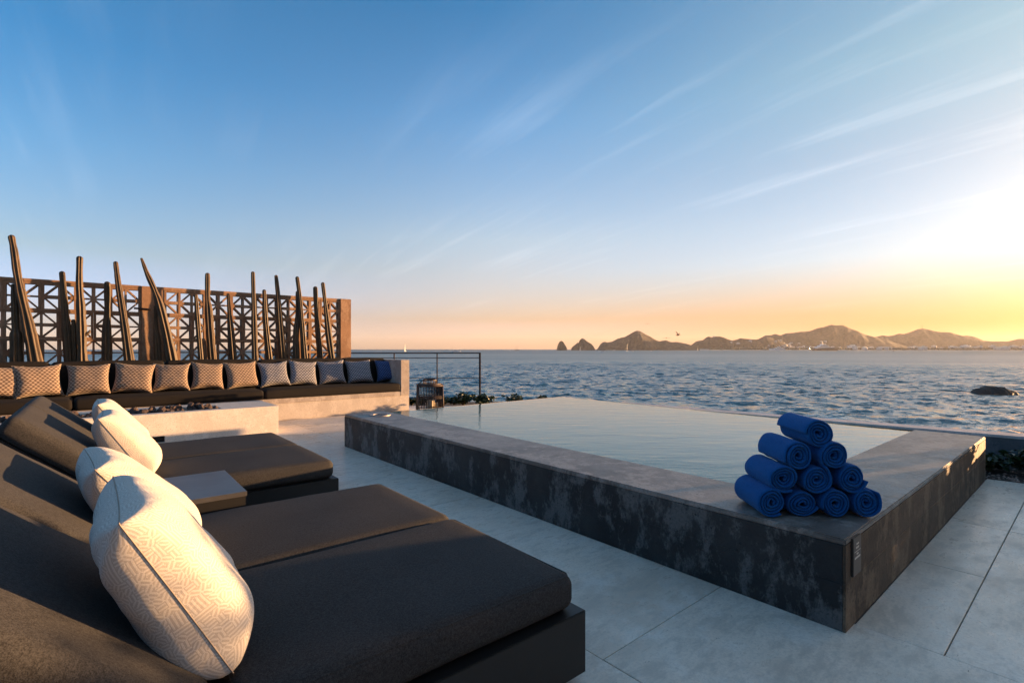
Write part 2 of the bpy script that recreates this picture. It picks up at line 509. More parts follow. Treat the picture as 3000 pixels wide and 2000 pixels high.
# ------------------------------------------------------------------ sea
def m_sea():
    t = mat('sea_water')
    g = t.n('ShaderNodeNewGeometry')
    o = g.outputs['Position']
    def ncol(vec, scale, det, loc):
        nd = t.n('ShaderNodeTexNoise'); nd.inputs['Scale'].default_value = scale; nd.inputs['Detail'].default_value = det; nd.inputs['Roughness'].default_value = 0.6
        t.l(t.mapping(vec, scale=(0.8, 1.35, 1), rot=(0, 0, 0.25), loc=loc), nd.inputs['Vector'])
        return t.vmath('SUBTRACT', nd.outputs['Color'], (0.5, 0.5, 0.5))
    wind = t.noise(t.mapping(o, scale=(0.25, 1.0, 1), rot=(0, 0, 0.2)), 0.022, 6, 0.62, 0.3)
    wind2 = t.noise(t.mapping(o, scale=(0.3, 1.0, 1), rot=(0, 0, -0.1)), 0.0035, 6, 0.6, 0.3)
    gain = t.math('MULTIPLY', t.ramp(wind, [(0.32, 0.45), (0.66, 1.25)]), t.ramp(wind2, [(0.32, 0.6), (0.66, 1.3)]))
    pert = t.vmath('ADD', t.vmath('ADD', t.vmath('MULTIPLY', ncol(o, 0.30, 4, (0, 0, 0)), (1.0, 1.0, 0)), t.vmath('MULTIPLY', ncol(o, 1.1, 3, (5, 3, 1)), (1.5, 1.5, 0))), t.vmath('MULTIPLY', ncol(o, 4.0, 2, (2, 8, 1)), (0.8, 0.8, 0)))
    far = t.math('DIVIDE', t.vmath('LENGTH', o), 2000.0)
    gain = t.math('MULTIPLY', gain, t.ramp(far, [(0.05, 1.0), (0.35, 0.45)]))
    pert = t.vmath('SCALE', pert); t.l(gain, pert.node.inputs['Scale'])
    b = t.vmath('NORMALIZE', t.vmath('ADD', g.outputs['Normal'], pert))
    setp(t, Base_Color=(0.030, 0.100, 0.120), Roughness=0.12, IOR=1.333)
    t.b.inputs['Specular Tint'].default_value = (1, 1, 1, 1)
    # foam close to the shore
    pr = t.n('ShaderNodeSeparateXYZ'); t.l(o, pr.inputs[0])
    dist = t.vmath('LENGTH', o)
    fo = t.noise(t.mapping(o, scale=(0.35, 1.2, 1), rot=(0, 0, 0.2)), 0.5, 6, 0.7, 1.0)
    fm = t.math('MULTIPLY', t.ramp(fo, [(0.56, 0.0), (0.66, 1.0)]), t.ramp(t.math('DIVIDE', dist, 100.0), [(0.55, 1.0), (0.78, 0.0)]))
    setp(t, Base_Color=t.mix(t.math('MULTIPLY', fm, 0.75), (0.030, 0.100, 0.120), (0.62, 0.68, 0.70)))
    setp(t, Normal=b)
    rg = t.math('ADD', t.ramp(far, [(0.03, 0.12), (0.12, 0.27), (0.5, 0.40), (1.0, 0.44)]), t.math('MULTIPLY', t.math('SUBTRACT', wind2, 0.5), 0.35))
    setp(t, Roughness=rg)
    return t
M['sea'] = m_sea()

def build_sea():
    rs = list(np.arange(14.0, 40.0, 1.5)) + list(np.arange(40.0, 170.0, 0.42))
    r = rs[-1]; st = 0.45
    while r < 9000:
        st *= 1.012 if r < 1500 else 1.05; r += st; rs.append(r)
    rs = np.array(rs)
    az = np.radians(np.concatenate([np.linspace(-110, -54, 20)[:-1], np.linspace(-54, 54, 520), np.linspace(54, 110, 20)[1:]]))
    Rr, A = np.meshgrid(rs, az, indexing='ij')
    X = Rr * np.sin(A); Y = Rr * np.cos(A)
    Z = np.full_like(X, SEA)
    dr = np.gradient(rs)[:, None]
    fade_az = 1.0
    g = np.random.default_rng(3)
    for i in range(60):
        wl = 1.1 * (9.0 / 1.1) ** g.random()
        th = math.radians(250) + g.normal(0, 0.7)      # travelling in from the open bay
        amp = 0.0052 * wl ** 0.85
        k = 2 * math.pi / wl
        att = np.clip((wl / np.maximum(dr, Rr * 0.0037) - 2.2) / 3.0, 0, 1)
        ph = k * (X * math.cos(th) + Y * math.sin(th)) + g.random() * 6.28
        sn = np.sin(ph)
        Z += att * amp * (sn + 0.28 * np.cos(2 * ph))
    nr, nc = X.shape
    vs = np.stack([X, Y, Z], -1).reshape(-1, 3)
    i = np.arange(nr - 1)[:, None] * nc + np.arange(nc - 1)[None, :]
    q = np.stack([i, i + 1, i + nc + 1, i + nc], -1).reshape(-1, 4)[:, ::-1]
    me = bpy.data.meshes.new('sea')
    me.vertices.add(len(vs)); me.vertices.foreach_set('co', vs.ravel())
    me.loops.add(q.size); me.loops.foreach_set('vertex_index', q.ravel().astype(np.int32))
    me.polygons.add(len(q))
    me.polygons.foreach_set('loop_start', np.arange(0, q.size, 4, dtype=np.int32))
    me.polygons.foreach_set('loop_total', np.full(len(q), 4, dtype=np.int32))
    me.polygons.foreach_set('use_smooth', np.ones(len(q), dtype=bool))
    me.materials.append(M['sea'].m)
    me.update(); me.validate()
    tag(link('sea', me), kind='structure')
build_sea()

# ------------------------------------------------------------------ headland the terrace stands on
WD = Vector((-0.743, 0.670, 0)); WN = Vector((0.670, 0.743, 0))     # line of the seaward parapet and its normal
N_DECK, N_PAR = 6.42, 7.11
def wpt(n, s):                                                       # n metres out, s metres along the parapet line
    p = WN * n + WD * s
    return (p.x, p.y)
pb = PM @ Vector((-9.0, 10.35, 0)); pc = PM @ Vector((2.9, 10.35, 0))
edge = [(-24, -12), (pb.x - 4, pb.y - 1), (pb.x, pb.y), (pc.x, pc.y), (-0.2, 11.95), wpt(7.62, 4.4), wpt(7.62, -9.0), (16, -3.5), (16, -12)]
edge = edge[::-1]
def build_headland():
    mb = MB()
    n = len(edge)
    cx = sum(p[0] for p in edge) / n; cy = sum(p[1] for p in edge) / n
    rings = [(1.0, -0.05), (1.0, -0.6), (1.06, -2.6), (1.16, -4.8), (1.28, -7.5)]
    sub = 10
    ring_pts = []
    for i in range(n):
        a = edge[i]; b = edge[(i + 1) % n]
        for k in range(sub):
            f = k / sub
            ring_pts.append((a[0] + (b[0] - a[0]) * f, a[1] + (b[1] - a[1]) * f))
    m = len(ring_pts)
    vs = []
    for s, z in rings:
        for j, (x, y) in enumerate(ring_pts):
            jx = mnoise.noise(Vector((x * 0.5, y * 0.5, z))) * (0.0 if z > -1 else 0.7)
            vs.append((cx + (x - cx) * s + jx, cy + (y - cy) * s + jx, z + (jx * 0.5)))
    fs = [tuple(range(m))]
    for r_ in range(len(rings) - 1):
        for j in range(m):
            j2 = (j + 1) % m
            fs.append((r_ * m + j, (r_ + 1) * m + j, (r_ + 1) * m + j2, r_ * m + j2))
    mb.add(vs, fs)
    tag(mb.build('ground', M['soil']), kind='structure')
build_headland()

# ------------------------------------------------------------------ terrace of limestone slabs
def clip(poly, n, d):
    out = []
    for i in range(len(poly)):
        a, b = poly[i], poly[(i + 1) % len(poly)]
        da = a[0] * n[0] + a[1] * n[1] - d; db = b[0] * n[0] + b[1] * n[1] - d
        if da <= 0: out.append(a)
        if (da < 0) != (db < 0):
            f = da / (da - db)
            out.append((a[0] + (b[0] - a[0]) * f, a[1] + (b[1] - a[1]) * f))
    return out
FAR = ((-0.02, 1.0), 10.72)
DECK = [((WN.x, WN.y), N_DECK), FAR]
PL, PW, PH, CW = 5.36, 3.86, 0.396, 0.52         # pool length, width, height, coping width
base = [(-14, -8), (14, -8), (14, 10.72), (-14, 10.72)]
nl = Vector((-math.sin(TH), math.cos(TH)))
for n_, d_ in [((WN.x, WN.y), 7.55), FAR] + [((nl.x, nl.y), 9.0 + nl.dot(Vector((P0.x, P0.y))))]:
    base = clip(base, n_, d_)
terrace = MB().prism(base, -0.30, -0.012).build('terrace', M['grout'])
tag(terrace, kind='structure')
rows = [-5.08, -4.04, -3.0, -1.96, -0.92, 0.12, 1.16, 2.20, 3.24, 4.28, 5.32]
GAP = 0.0021
def slab(u0, u1, v0, v1):
    q = [PM @ Vector((v, u, 0)) for v, u in ((v0 + GAP, u0 + GAP), (v1 - GAP, u0 + GAP), (v1 - GAP, u1 - GAP), (v0 + GAP, u1 - GAP))]
    poly = [(p.x, p.y) for p in q]
    for n_, d_ in (DECK if u0 < PL - 0.01 else [FAR]):
        poly = clip(poly, n_, d_ - 0.01)
        if len(poly) < 3: return
    ar = 0.5 * abs(sum(poly[i][0] * poly[(i + 1) % len(poly)][1] - poly[(i + 1) % len(poly)][0] * poly[i][1] for i in range(len(poly))))
    if ar < 0.02: return
    cx = sum(p[0] for p in poly) / len(poly); cy = sum(p[1] for p in poly) / len(poly)
    loc = [PMI @ Vector((x, y, 0)) - PMI @ Vector((cx, cy, 0)) for x, y in poly]
    o = MB().prism([(p.x, p.y) for p in loc], -0.03, 0.0).build('slab', M['stone'], terrace, bevel=0.002, seg=1)
    o.location = (cx, cy, random.uniform(-0.0012, 0.0012)); o.rotation_euler = (0, 0, TH)
for ri in range(len(rows) - 1):
    v0, v1 = rows[ri], rows[ri + 1]
    if v0 >= 0.1:
        k = ri - 5
        slab(-0.30, 0.0, v0, v1)
        if k % 2 == 0:
            slab(-1.34, -0.30, v0, min(rows[ri + 2] if ri + 2 < len(rows) else v1, 99))
        if k % 2 == 1:
            slab(-2.38, -1.34, v0, rows[ri + 2] if ri + 2 < len(rows) else v1)
        elif k == 0:
            slab(-2.38, -1.34, v0, v1)
        slab(-4.46, -2.38, v0, v1)
        if v0 > PW:
            slab(0.0, 1.6, v0, v1); slab(1.6, 3.4, v0, v1); slab(3.4, PL, v0, v1)
        else:
            pass
        slab(PL, 6.40, v0, v1); slab(6.40, 8.2, v0, v1); slab(8.2, 9.2, v0, v1)
    else:
        js = {-0.92: [-5.4, -3.3, -1.25, 0.55, 2.63, 4.71, 6.79, 8.6], -1.96: [-4.3, -2.2, -0.5, 1.6, 3.7, 5.8, 7.9, 9.0], }.get(v0)
        if js is None:
            o_ = 0.7 * (ri % 3)
            js = [-4.5 + o_ + 2.08 * i for i in range(7)]
        for a, b in zip(js, js[1:]): slab(a, b, v0, v1)

# ------------------------------------------------------------------ plunge pool
pool = thing('plunge_pool', 'raised dark concrete plunge pool with wide coping and overflowing far edge', 'pool', P0, TH)
WL = 0.376
def wavy_box(mb, x0, x1, y0, y1, z0, z1, nx, ny, nzv, amp=0.004):
    mb2 = MB().box(x0, x1, y0, y1, z0, z1)
    return mb.add(mb2.v, mb2.f)
JZ = 0.205   # pour joint in the concrete
for nm, (x0, x1, y0, y1) in (('pool_wall', (0.0, CW, 0.012, PL)), ('pool_wall', (0.0005, PW, 0.0, 0.0115)), ('pool_wall', (CW + 0.0005, PW, 0.012, CW))):
    mb = MB()
    mb.box(x0, x1, y0, y1, 0.001, JZ - 0.0006)
    mb.box(x0 + 0.002, x1 - 0.002, y0 + 0.002, y1 - 0.002, JZ - 0.002, JZ + 0.002)
    mb.box(x0, x1, y0, y1, JZ + 0.0006, PH - 0.028)
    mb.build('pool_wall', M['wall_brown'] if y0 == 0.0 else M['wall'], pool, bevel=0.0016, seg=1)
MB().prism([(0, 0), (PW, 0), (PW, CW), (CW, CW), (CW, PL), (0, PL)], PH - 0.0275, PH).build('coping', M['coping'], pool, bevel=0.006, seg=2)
MB().box(CW, PW, PL - 0.16, PL, 0.001, WL - 0.006).build('overflow_wall', M['wall'], pool, bevel=0.004)
MB().box(PW - 0.16, PW, CW, PL - 0.16, 0.001, WL - 0.006).build('overflow_wall', M['wall'], pool, bevel=0.004)
MB().box(CW, PW - 0.16, CW, PL - 0.16, 0.001, 0.05).build('pool_floor', M['wall'], pool)
def m_pool():
    t = mat('pool_water')
    g = t.n('ShaderNodeNewGeometry'); o = g.outputs['Position']
    n1 = t.noise(t.mapping(o, scale=(0.55, 1.7, 1), rot=(0, 0, 0.12)), 4.2, 3, 0.55, 0.4)
    n2 = t.noise(t.mapping(o, scale=(0.6, 1.8, 1), rot=(0, 0, -0.2)), 13.0, 3, 0.5, 0.5)
    b = t.bump(n1, 0.20, 0.022); b = t.bump(n2, 0.16, 0.007, b)
    setp(t, Base_Color=(0.05, 0.13, 0.12), Roughness=0.02, IOR=1.333, Normal=b)
    return t
M['pool'] = m_pool()
wv = MB()
nx, ny = 90, 130
vs = []; fs = []
for j in range(ny + 1):
    for i in range(nx + 1):
        x = CW - 0.02 + (PW + 0.004 - CW + 0.02) * i / nx; y = CW - 0.02 + (PL + 0.004 - CW + 0.02) * j / ny
        z = WL + 0.0006 * mnoise.noise(Vector((x * 3.1, y * 5.0, 0.3)))
        vs.append((x, y, z))
for j in range(ny):
    for i in range(nx):
        a = j * (nx + 1) + i
        fs.append((a, a + 1, a + nx + 2, a + nx + 1))
# film of water running down the two overflow sides
wv.add(vs, fs)
fo = []
top1 = [(ny) * (nx + 1) + i for i in range(nx + 1)]
b0 = len(wv.v)
for i in top1: wv.v.append((wv.v[i][0], wv.v[i][1] + 0.003, 0.30))
for i in range(nx): wv.f.append((top1[i], top1[i + 1], b0 + i + 1, b0 + i))
top2 = [j * (nx + 1) + nx for j in range(ny + 1)]
b0 = len(wv.v)
for i in top2: wv.v.append((wv.v[i][0] + 0.003, wv.v[i][1], 0.30))
for i in range(ny): wv.f.append((top2[i], b0 + i, b0 + i + 1, top2[i + 1]))
wv.build('water', M['pool'], pool, smooth=True)
# round metal skimmer lid let into the coping
def ring(mb, r0, r1, z0, z1, n=40):
    vs = []
    for k in range(n):
        th = 2 * math.pi * k / n
        for r_, z_ in ((r0, z0), (r1, z0), (r1, z1), (r0, z1)):
            vs.append((r_ * math.cos(th), r_ * math.sin(th), z_))
    fs = []
    for k in range(n):
        a = k * 4; b = ((k + 1) % n) * 4
        for e in range(4):
            fs.append((a + e, b + e, b + (e + 1) % 4, a + (e + 1) % 4))
    return mb.add(vs, fs)
ho = on_z(1082, 1209, PH); hl = pl(ho)
mb = ring(MB(), 0.085, 0.125, PH + 0.001, PH + 0.011)
o = mb.build('skimmer_ring', m_plain('brushed_steel', (0.30, 0.28, 0.27), 0.55, 0.5), pool); o.location = (0.29, 4.98, 0)
mb = MB().prism([(0.084 * math.cos(k * math.pi / 16), 0.084 * math.sin(k * math.pi / 16)) for k in range(32)], PH + 0.0008, PH + 0.003)
o = mb.build('skimmer_lid', M['black'], pool); o.location = (0.29, 4.98, 0)
# plaque with faint lines of text
pq = thing('depth_plaque', 'small bronze plaque with faint lettering on the pool wall below the towels', 'plaque', PM @ Vector((0.118, -0.0005, 0.305)), TH)
MB().box(-0.052, 0.052, -0.010, 0.0, -0.085, 0.080).build('plate', M['plaque'], pq, bevel=0.0015)
for (xa, xb, za, zb) in ((-0.014, 0.018, 0.046, 0.053), (-0.019, 0.022, 0.030, 0.038), (-0.040, 0.040, 0.0175, 0.0195), (-0.010, 0.014, 0.003, 0.010), (-0.036, 0.036, -0.013, -0.005)):
    x = xa
    mb = MB()
    while x < xb - 0.002:
        wdt = random.uniform(0.0028, 0.0055) if zb - za > 0.003 else xb - xa
        mb.box(x, min(x + wdt, xb), -0.0108, -0.0098, za, zb)
        x += wdt + 0.0012
    mb.build('line_of_print', M['print'], pq)

# ------------------------------------------------------------------ seaward parapet and planting bed
def wprism(n0, n1, s0, s1, z0, z1):
    a, b, c, d = wpt(n0, s0), wpt(n1, s0), wpt(n1, s1), wpt(n0, s1)
    return MB().prism([a, b, c, d], z0, z1)
M['parapet'] = m_concrete('grey_render', (0.075, 0.077, 0.082), (0.11, 0.112, 0.118), (0.13, 0.13, 0.135), 0.75, bumps=0.2)
M['cap'] = m_concrete('cap_stone', (0.50, 0.43, 0.40), (0.58, 0.50, 0.47), (0.62, 0.55, 0.52), 0.7, bumps=0.2)
par = thing('parapet', 'low grey seaward parapet with pale cap running behind the pool', 'wall', (0, 0, 0))
wprism(N_PAR, N_PAR + 0.24, -8.6, 4.2, -0.04, 0.300).build('wall', M['parapet'], par, bevel=0.004)
wprism(N_PAR - 0.004, N_PAR + 0.245, -8.6, 4.205, 0.3005, 0.330).build('cap', M['cap'], par, bevel=0.004)
tag(wprism(N_DECK + 0.002, N_PAR - 0.006, -8.6, 3.0, -0.02, -0.002).build('planting_bed', M['soil']), kind='structure')

# ------------------------------------------------------------------ fire table
FU0, FU1, FV0, FV1, FH = 6.91, 7.86, -3.95, -0.335, 0.394
ft = thing('fire_table', 'long low white plaster fire table in front of the built-in sofa', 'fire table', PM @ Vector((0, 0, 0)), TH)
TV0, TV1, TU0, TU1 = -3.55, -1.02, 7.06, 7.56
VX0, VX1, VZ0, VZ1 = -2.05, -1.675, 0.035, 0.115
mb = MB()
mb.box(FV0, VX0, FU0, FU1, 0.001, FH - 0.09)
mb.box(VX1, FV1, FU0, FU1, 0.001, FH - 0.09)
mb.box(VX0, VX1, FU0, FU1, VZ1, FH - 0.09)
mb.box(VX0, VX1, FU0, FU1, 0.001, VZ0)
mb.box(VX0, VX1, FU0 + 0.25, FU1, VZ0, VZ1)
mb.build('body', M['plaster'], ft)
mb = MB()
mb.box(FV0, TV0, FU0, FU1, FH - 0.09, FH); mb.box(TV1, FV1, FU0, FU1, FH - 0.09, FH)
mb.box(TV0, TV1, FU0, TU0, FH - 0.09, FH); mb.box(TV0, TV1, TU1, FU1, FH - 0.09, FH)
me = mb.build('top', M['plaster'], ft)
MB().box(TV0, TV1, TU0, TU1, FH - 0.088, FH - 0.07).build('burner_tray', M['black'], ft)
MB().box(VX0 + 0.002, VX1 - 0.002, FU0 + 0.05, FU0 + 0.06, VZ0 + 0.002, VZ1 - 0.002).build('vent_cover', M['rust'], ft)
def lump(seed, r, sq=(1, 1, 1), sub=2, amp=0.35, freq=1.6):
    bm = bmesh.new()
    bmesh.ops.create_icosphere(bm, subdivisions=sub, radius=1.0)
    for v in bm.verts:
        n = 1 + amp * mnoise.noise(v.co * freq + Vector((seed * 5.3, seed * 2.1, 0)))
        v.co = Vector((v.co.x * sq[0], v.co.y * sq[1], v.co.z * sq[2])) * n * r
    me = bpy.data.meshes.new('lump')
    bm.to_mesh(me); bm.free()
    return me
lmes = []
for k in range(6):
    me = lump(k + 1, 0.055, (1, 0.85, 0.8), 2, 0.6, 2.2); me.name = 'lava_rock'
    me.materials.append(M['lava'].m); lmes.append(me)
for k in range(120):
    v_ = random.uniform(TV0 + 0.05, TV1 - 0.05); u_ = random.uniform(TU0 + 0.045, TU1 - 0.045)
    lay = random.random()
    o = link('lava_rock', random.choice(lmes)); s_ = random.uniform(0.7, 1.15)
    o.location = PM @ Vector((v_, u_, FH - 0.030 + (0.035 if lay > 0.62 else 0.0)))
    o.rotation_euler = (random.uniform(0, 6), random.uniform(0, 6), random.uniform(0, 6)); o.scale = (s_, s_, s_)
    tag(o, 'dark reddish lava rock heaped in the trough of the white fire table', 'rock', 'lava rocks in the fire table')

# ------------------------------------------------------------------ built-in sofa
SU, SV0, SV1 = 8.21, -4.6, 2.46
sofa = thing('built_in_sofa', 'long built-in sofa with dark cushions on a pale plaster base', 'sofa', PM @ Vector((0, 0, 0)), TH)
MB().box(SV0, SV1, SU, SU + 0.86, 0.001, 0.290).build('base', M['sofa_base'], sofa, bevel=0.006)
MB().box(SV0, SV1 - 0.19, SU - 0.012, SU + 0.86, 0.2905, 0.372).build('seat_slab', M['seatslab'], sofa, bevel=0.006)
MB().box(SV1 - 0.1895, SV1 - 0.001, SU - 0.014, SU + 0.862, 0.2905, 0.985).build('arm', M['seatslab'], sofa, bevel=0.008)
MB().box(SV0, SV1 - 0.19, SU + 0.775, SU + 0.86, 0.3725, 0.985).build('back_wall', M['seatslab'], sofa, bevel=0.006)
def v_at(px, u): return pl(on_u(px, 1100, u)).x
sc = [SV0 + 0.02, v_at(214, SU), v_at(773, SU), SV1 - 0.195]
for a, b in zip(sc, sc[1:]):
    L = b - a - 0.012
    mb = MB().rbox(L, 0.66, 0.158, 0.05, 4, 0.16, Matrix.Translation((0, 0, 0)), puff=0.012, nz=0.006, seed=a)
    o = mb.build('seat_cushion', M['sofa_cloth'], sofa, smooth=True); o.location = ((a + b) / 2, SU + 0.30, 0.372 + 0.081)
bc = [SV0 + 0.02, v_at(148, SU + 0.7), v_at(482, SU + 0.7), v_at(752, SU + 0.7), v_at(1000, SU + 0.7), SV1 - 0.195]
for a, b in zip(bc, bc[1:]):
    L = b - a - 0.010
    mb = MB().rbox(L, 0.145, 0.50, 0.055, 4, 0.16, None, puff=0.012, nz=0.008, seed=a + 3)
    o = mb.build('back_cushion', M['sofa_cloth'], sofa, smooth=True); o.location = ((a + b) / 2, SU + 0.695, 0.765)

# ------------------------------------------------------------------ cushions
def pillow(w_, h_, th, seed, n=34, pin=0.07, slump=0.25, wr=0.006, p=0.5):
    """square scatter cushion standing in its xz plane, bulging along y; uv = cloth coordinates"""
    vs = []; uvs = []; fs = []
    off = Vector((seed * 7.13, seed * 3.7, seed * 1.9))
    def pt(s, t_, side):
        x = w_ / 2 * s * (1 - pin * (1 - t_ * t_) * s * s)
        z = h_ / 2 * t_ * (1 - pin * (1 - s * s) * t_ * t_)
        prof = max(0, (1 - abs(s) ** 4.5)) ** p * max(0, (1 - abs(t_) ** 4.5)) ** p
        y = side * th / 2 * prof * (1 - slump * t_) ** 1.0
        e = max(abs(s), abs(t_))
        q = Vector((x, y * 1.0, z))
        # folds that run in from the corners and the seam
        cs = abs(abs(s) - abs(t_))
        fold = math.exp(-(cs / 0.13) ** 2) * e ** 3 * (1 - e ** 10) * side * th * 0.07
        rad = mnoise.noise(Vector((math.atan2(t_, s) * 3.2, e * 1.1, side * 3)) + off) * wr * 2.2 * e ** 2 * (1 - e ** 12)
        q.y += -fold + rad * side + mnoise.noise(q * 7 + off) * wr * (1 - e ** 6)
        return q
    idx = {}
    for side in (1, -1):
        for j in range(n + 1):
            for i in range(n + 1):
                s = -1 + 2 * i / n; t_ = -1 + 2 * j / n
                s = math.sin(s * math.pi / 2) * 0.55 + s * 0.45; t_ = math.sin(t_ * math.pi / 2) * 0.55 + t_ * 0.45
                border = i in (0, n) or j in (0, n)
                if side == -1 and border: continue
                idx[(side, i, j)] = len(vs); vs.append(pt(s, t_, side)); uvs.append((s * 0.5 + 0.5, t_ * 0.5 + 0.5))
    def ix(side, i, j):
        return idx.get((side, i, j), idx.get((1, i, j)))
    for j in range(n):
        for i in range(n):
            fs.append((ix(1, i, j), ix(1, i, j + 1), ix(1, i + 1, j + 1), ix(1, i + 1, j)))
            fs.append((ix(-1, i, j), ix(-1, i + 1, j), ix(-1, i + 1, j + 1), ix(-1, i, j + 1)))
    uvs = [None] * len(vs)
    for side in (-1, 1):
        for axis in (0, 1):
            for j in range(n + 1):
                line = [ix(side, i, j) if axis == 0 else ix(side, j, i) for i in range(n + 1)]
                acc = [0.0]
                for a_, b_ in zip(line, line[1:]): acc.append(acc[-1] + (vs[b_] - vs[a_]).length)
                mid_ = acc[n // 2]
                for q_, vi_ in enumerate(line):
                    if uvs[vi_] is None: uvs[vi_] = [0.0, 0.0]
                    uvs[vi_][axis] = acc[q_] - mid_
    mb = MB(); mb.v = [tuple(v) for v in vs]; mb.f = fs
    seam = [vs[idx[(1, i, 0)]] for i in range(n)] + [vs[idx[(1, n, j)]] for j in range(n)] + [vs[idx[(1, n - i, n)]] for i in range(n)] + [vs[idx[(1, 0, n - j)]] for j in range(n)]
    return mb, uvs, seam
def make_pillow(name, label, cat, group, material, seed, dims, loc, rot, **kw):
    mb, uvs, seam = pillow(*dims, seed, **kw)
    me = mb.mesh('cover', material, True)
    lay = me.uv_layers.new(name='UVMap')
    li = np.zeros(len(me.loops), dtype=np.int32); me.loops.foreach_get('vertex_index', li)
    lay.data.foreach_set('uv', np.array(uvs, dtype=np.float32)[li].ravel())
    t_ = thing(name, label, cat, group=group)
    t_.matrix_world = Matrix.Translation(loc) @ rot
    link('cover', me, t_)
    sm = MB().tube(seam, 0.0016, 6, closed=True)
    sm.build('seam', M['seam'], t_, smooth=True)
    return t_
ordn = ['first', 'second', 'third', 'fourth', 'fifth', 'sixth', 'seventh', 'eighth', 'ninth', 'tenth', 'eleventh', 'twelfth']
cpx = [-8, 113, 260, 392, 503, 609, 708, 803, 888, 971, 1052, 1134]
for k, px in enumerate(cpx):
    v_ = v_at(px, SU + 0.50)
    tilt = R(random.uniform(17, 23)); yaw = R(random.uniform(-11, 9)); roll = R(random.uniform(-5, 5))
    rot = Matrix.Rotation(TH + yaw, 4, 'Z') @ Matrix.Rotation(-tilt, 4, 'X') @ Matrix.Rotation(roll, 4, 'Y')
    loc = PM @ Vector((v_, SU + 0.50, 0.765))
    lab = {0: 'trellis patterned cushion cut off by the left edge, first on the built-in sofa', 11: 'trellis patterned cushion in the corner by the sofa arm, last, with blue shade painted in'}.get(k, 'trellis patterned cushion on the built-in sofa, %s from the left' % ordn[k])
    make_pillow('sofa_cushion', lab, 'cushion', 'patterned cushions along the built-in sofa', M['ogee'] if k < 7 else (M['ogee_shaded'] if k < 11 else M['ogee_deep_shade']), k + 1, (0.49 + random.uniform(-0.02, 0.02), 0.46, random.uniform(0.15, 0.19)), loc, rot, n=22, pin=random.uniform(0.11, 0.17), slump=0.25)

# ------------------------------------------------------------------ pierced block wall
WU, WT = 9.52, 0.13                    # front face and thickness
BW, BH = 0.400, 0.420
top_z = on_u(1010, 876, WU).z
wr_ = v_at(1027, WU); wl_ = v_at(996, WU)
pm0, pm1 = v_at(414, WU), v_at(454, WU)
bw = thing('pierced_block_wall', 'pierced screen wall of star patterned concrete blocks behind the cacti', 'wall', PM @ Vector((0, 0, 0)), TH)
def block_mesh(star, half=None):
    mb = MB()
    t0 = 0.031
    hw, hh = BW / 2 - 0.0012, BH / 2 - 0.0012
    x0, x1 = -hw, hw
    if half == 'L': x1 = 0.0
    if half == 'R': x0 = 0.0
    y0, y1 = 0.0, WT
    mb.box(x0, x1, y0, y1, hh - t0, hh); mb.box(x0, x1, y0, y1, -hh, -hh + t0)
    if half != 'R': mb.box(-hw, -hw + t0, y0, y1, -hh + t0, hh - t0)
    if half != 'L': mb.box(hw - t0, hw, y0, y1, -hh + t0, hh - t0)
    cw = 0.010 if star else 0.024; cv = 0.024 if star else 0.014
    mb.box(x0 + t0 if half != 'R' else 0, x1 - t0 if half != 'L' else 0, y0 + 0.003, y1 - 0.003, -cw, cw)
    mb.box(max(x0, -cv), min(x1, cv), y0 + 0.005, y1 - 0.005, cw, hh - t0); mb.box(max(x0, -cv), min(x1, cv), y0 + 0.005, y1 - 0.005, -hh + t0, -cw)
    for sx in (-1, 1):
        if (half == 'L' and sx > 0) or (half == 'R' and sx < 0): continue
        for sz in (-1, 1):
            a = Vector((0, 0, 0)) if star else Vector((0, 0, sz * (hh - t0 * 0.5)))
            b = Vector((sx * (hw - t0 * 0.5), 0, sz * (hh - t0 * 0.5))) if star else Vector((sx * (hw - t0 * 0.5), 0, 0))
            d = (b - a); L = d.length; d.normalize(); nrm = Vector((-d.z, 0, d.x)) * 0.0125
            vs = [p + q for p in (a, b) for q in (nrm, -nrm)]
            vs = [Vector((p.x, y0 + 0.008, p.z)) for p in vs] + [Vector((p.x, y1 - 0.008, p.z)) for p in vs]
            mb.add(vs, [(0, 1, 3, 2), (4, 6, 7, 5), (0, 4, 5, 1), (2, 3, 7, 6), (0, 2, 6, 4), (1, 5, 7, 3)])
    return mb.mesh('block', M['block'])
bmesh_cache = {}
def put_block(v_, z_, star, half=None):
    key = (star, half)
    if key not in bmesh_cache: bmesh_cache[key] = block_mesh(*key)
    o = link('block', bmesh_cache[key], bw)
    o.location = (v_, WU + random.uniform(-0.003, 0.003), z_)
nrow = 4
zt = top_z - 0.045
for (va, vb) in ((pm1 + 0.002, wl_ - 0.002), (-5.6, pm0 - 0.002)):
    for r_ in range(nrow):
        z_ = zt - BH * (r_ + 0.5)
        x = vb
        j = 0
        if r_ % 2 == 1:
            put_block(x + 0.0, z_, (j + r_) % 2 == 1, 'L') if False else put_block(x, z_, True, 'L')
            x -= BW / 2; j = 1
        while x - BW > va - 0.02:
            put_block(x - BW / 2, z_, (j + r_ // 2) % 2 == (0 if r_ % 2 else 1))
            x -= BW; j += 1
        if x - BW / 2 > va - 0.02:
            put_block(x, z_, False, 'L'); x -= BW / 2
        if x - va > 0.02:
            MB().box(va + 0.001, x - 0.001, WU + 0.004, WU + WT - 0.004, z_ - BH / 2 + 0.001, z_ + BH / 2 - 0.001).build('closer', M['block'], bw)
MB().box(wl_, wr_, WU - 0.03, WU + WT + 0.05, 0.0, top_z).build('end_pier', M['block'], bw, bevel=0.006)
MB().box(pm0, pm1, WU - 0.02, WU + WT + 0.05, 0.0, top_z - 0.004).build('middle_pier', M['block'], bw, bevel=0.006)
MB().box(-5.7, pm0 - 0.001, WU - 0.004, WU + WT + 0.004, zt + 0.001, top_z - 0.001).build('cap', M['block'], bw, bevel=0.003)
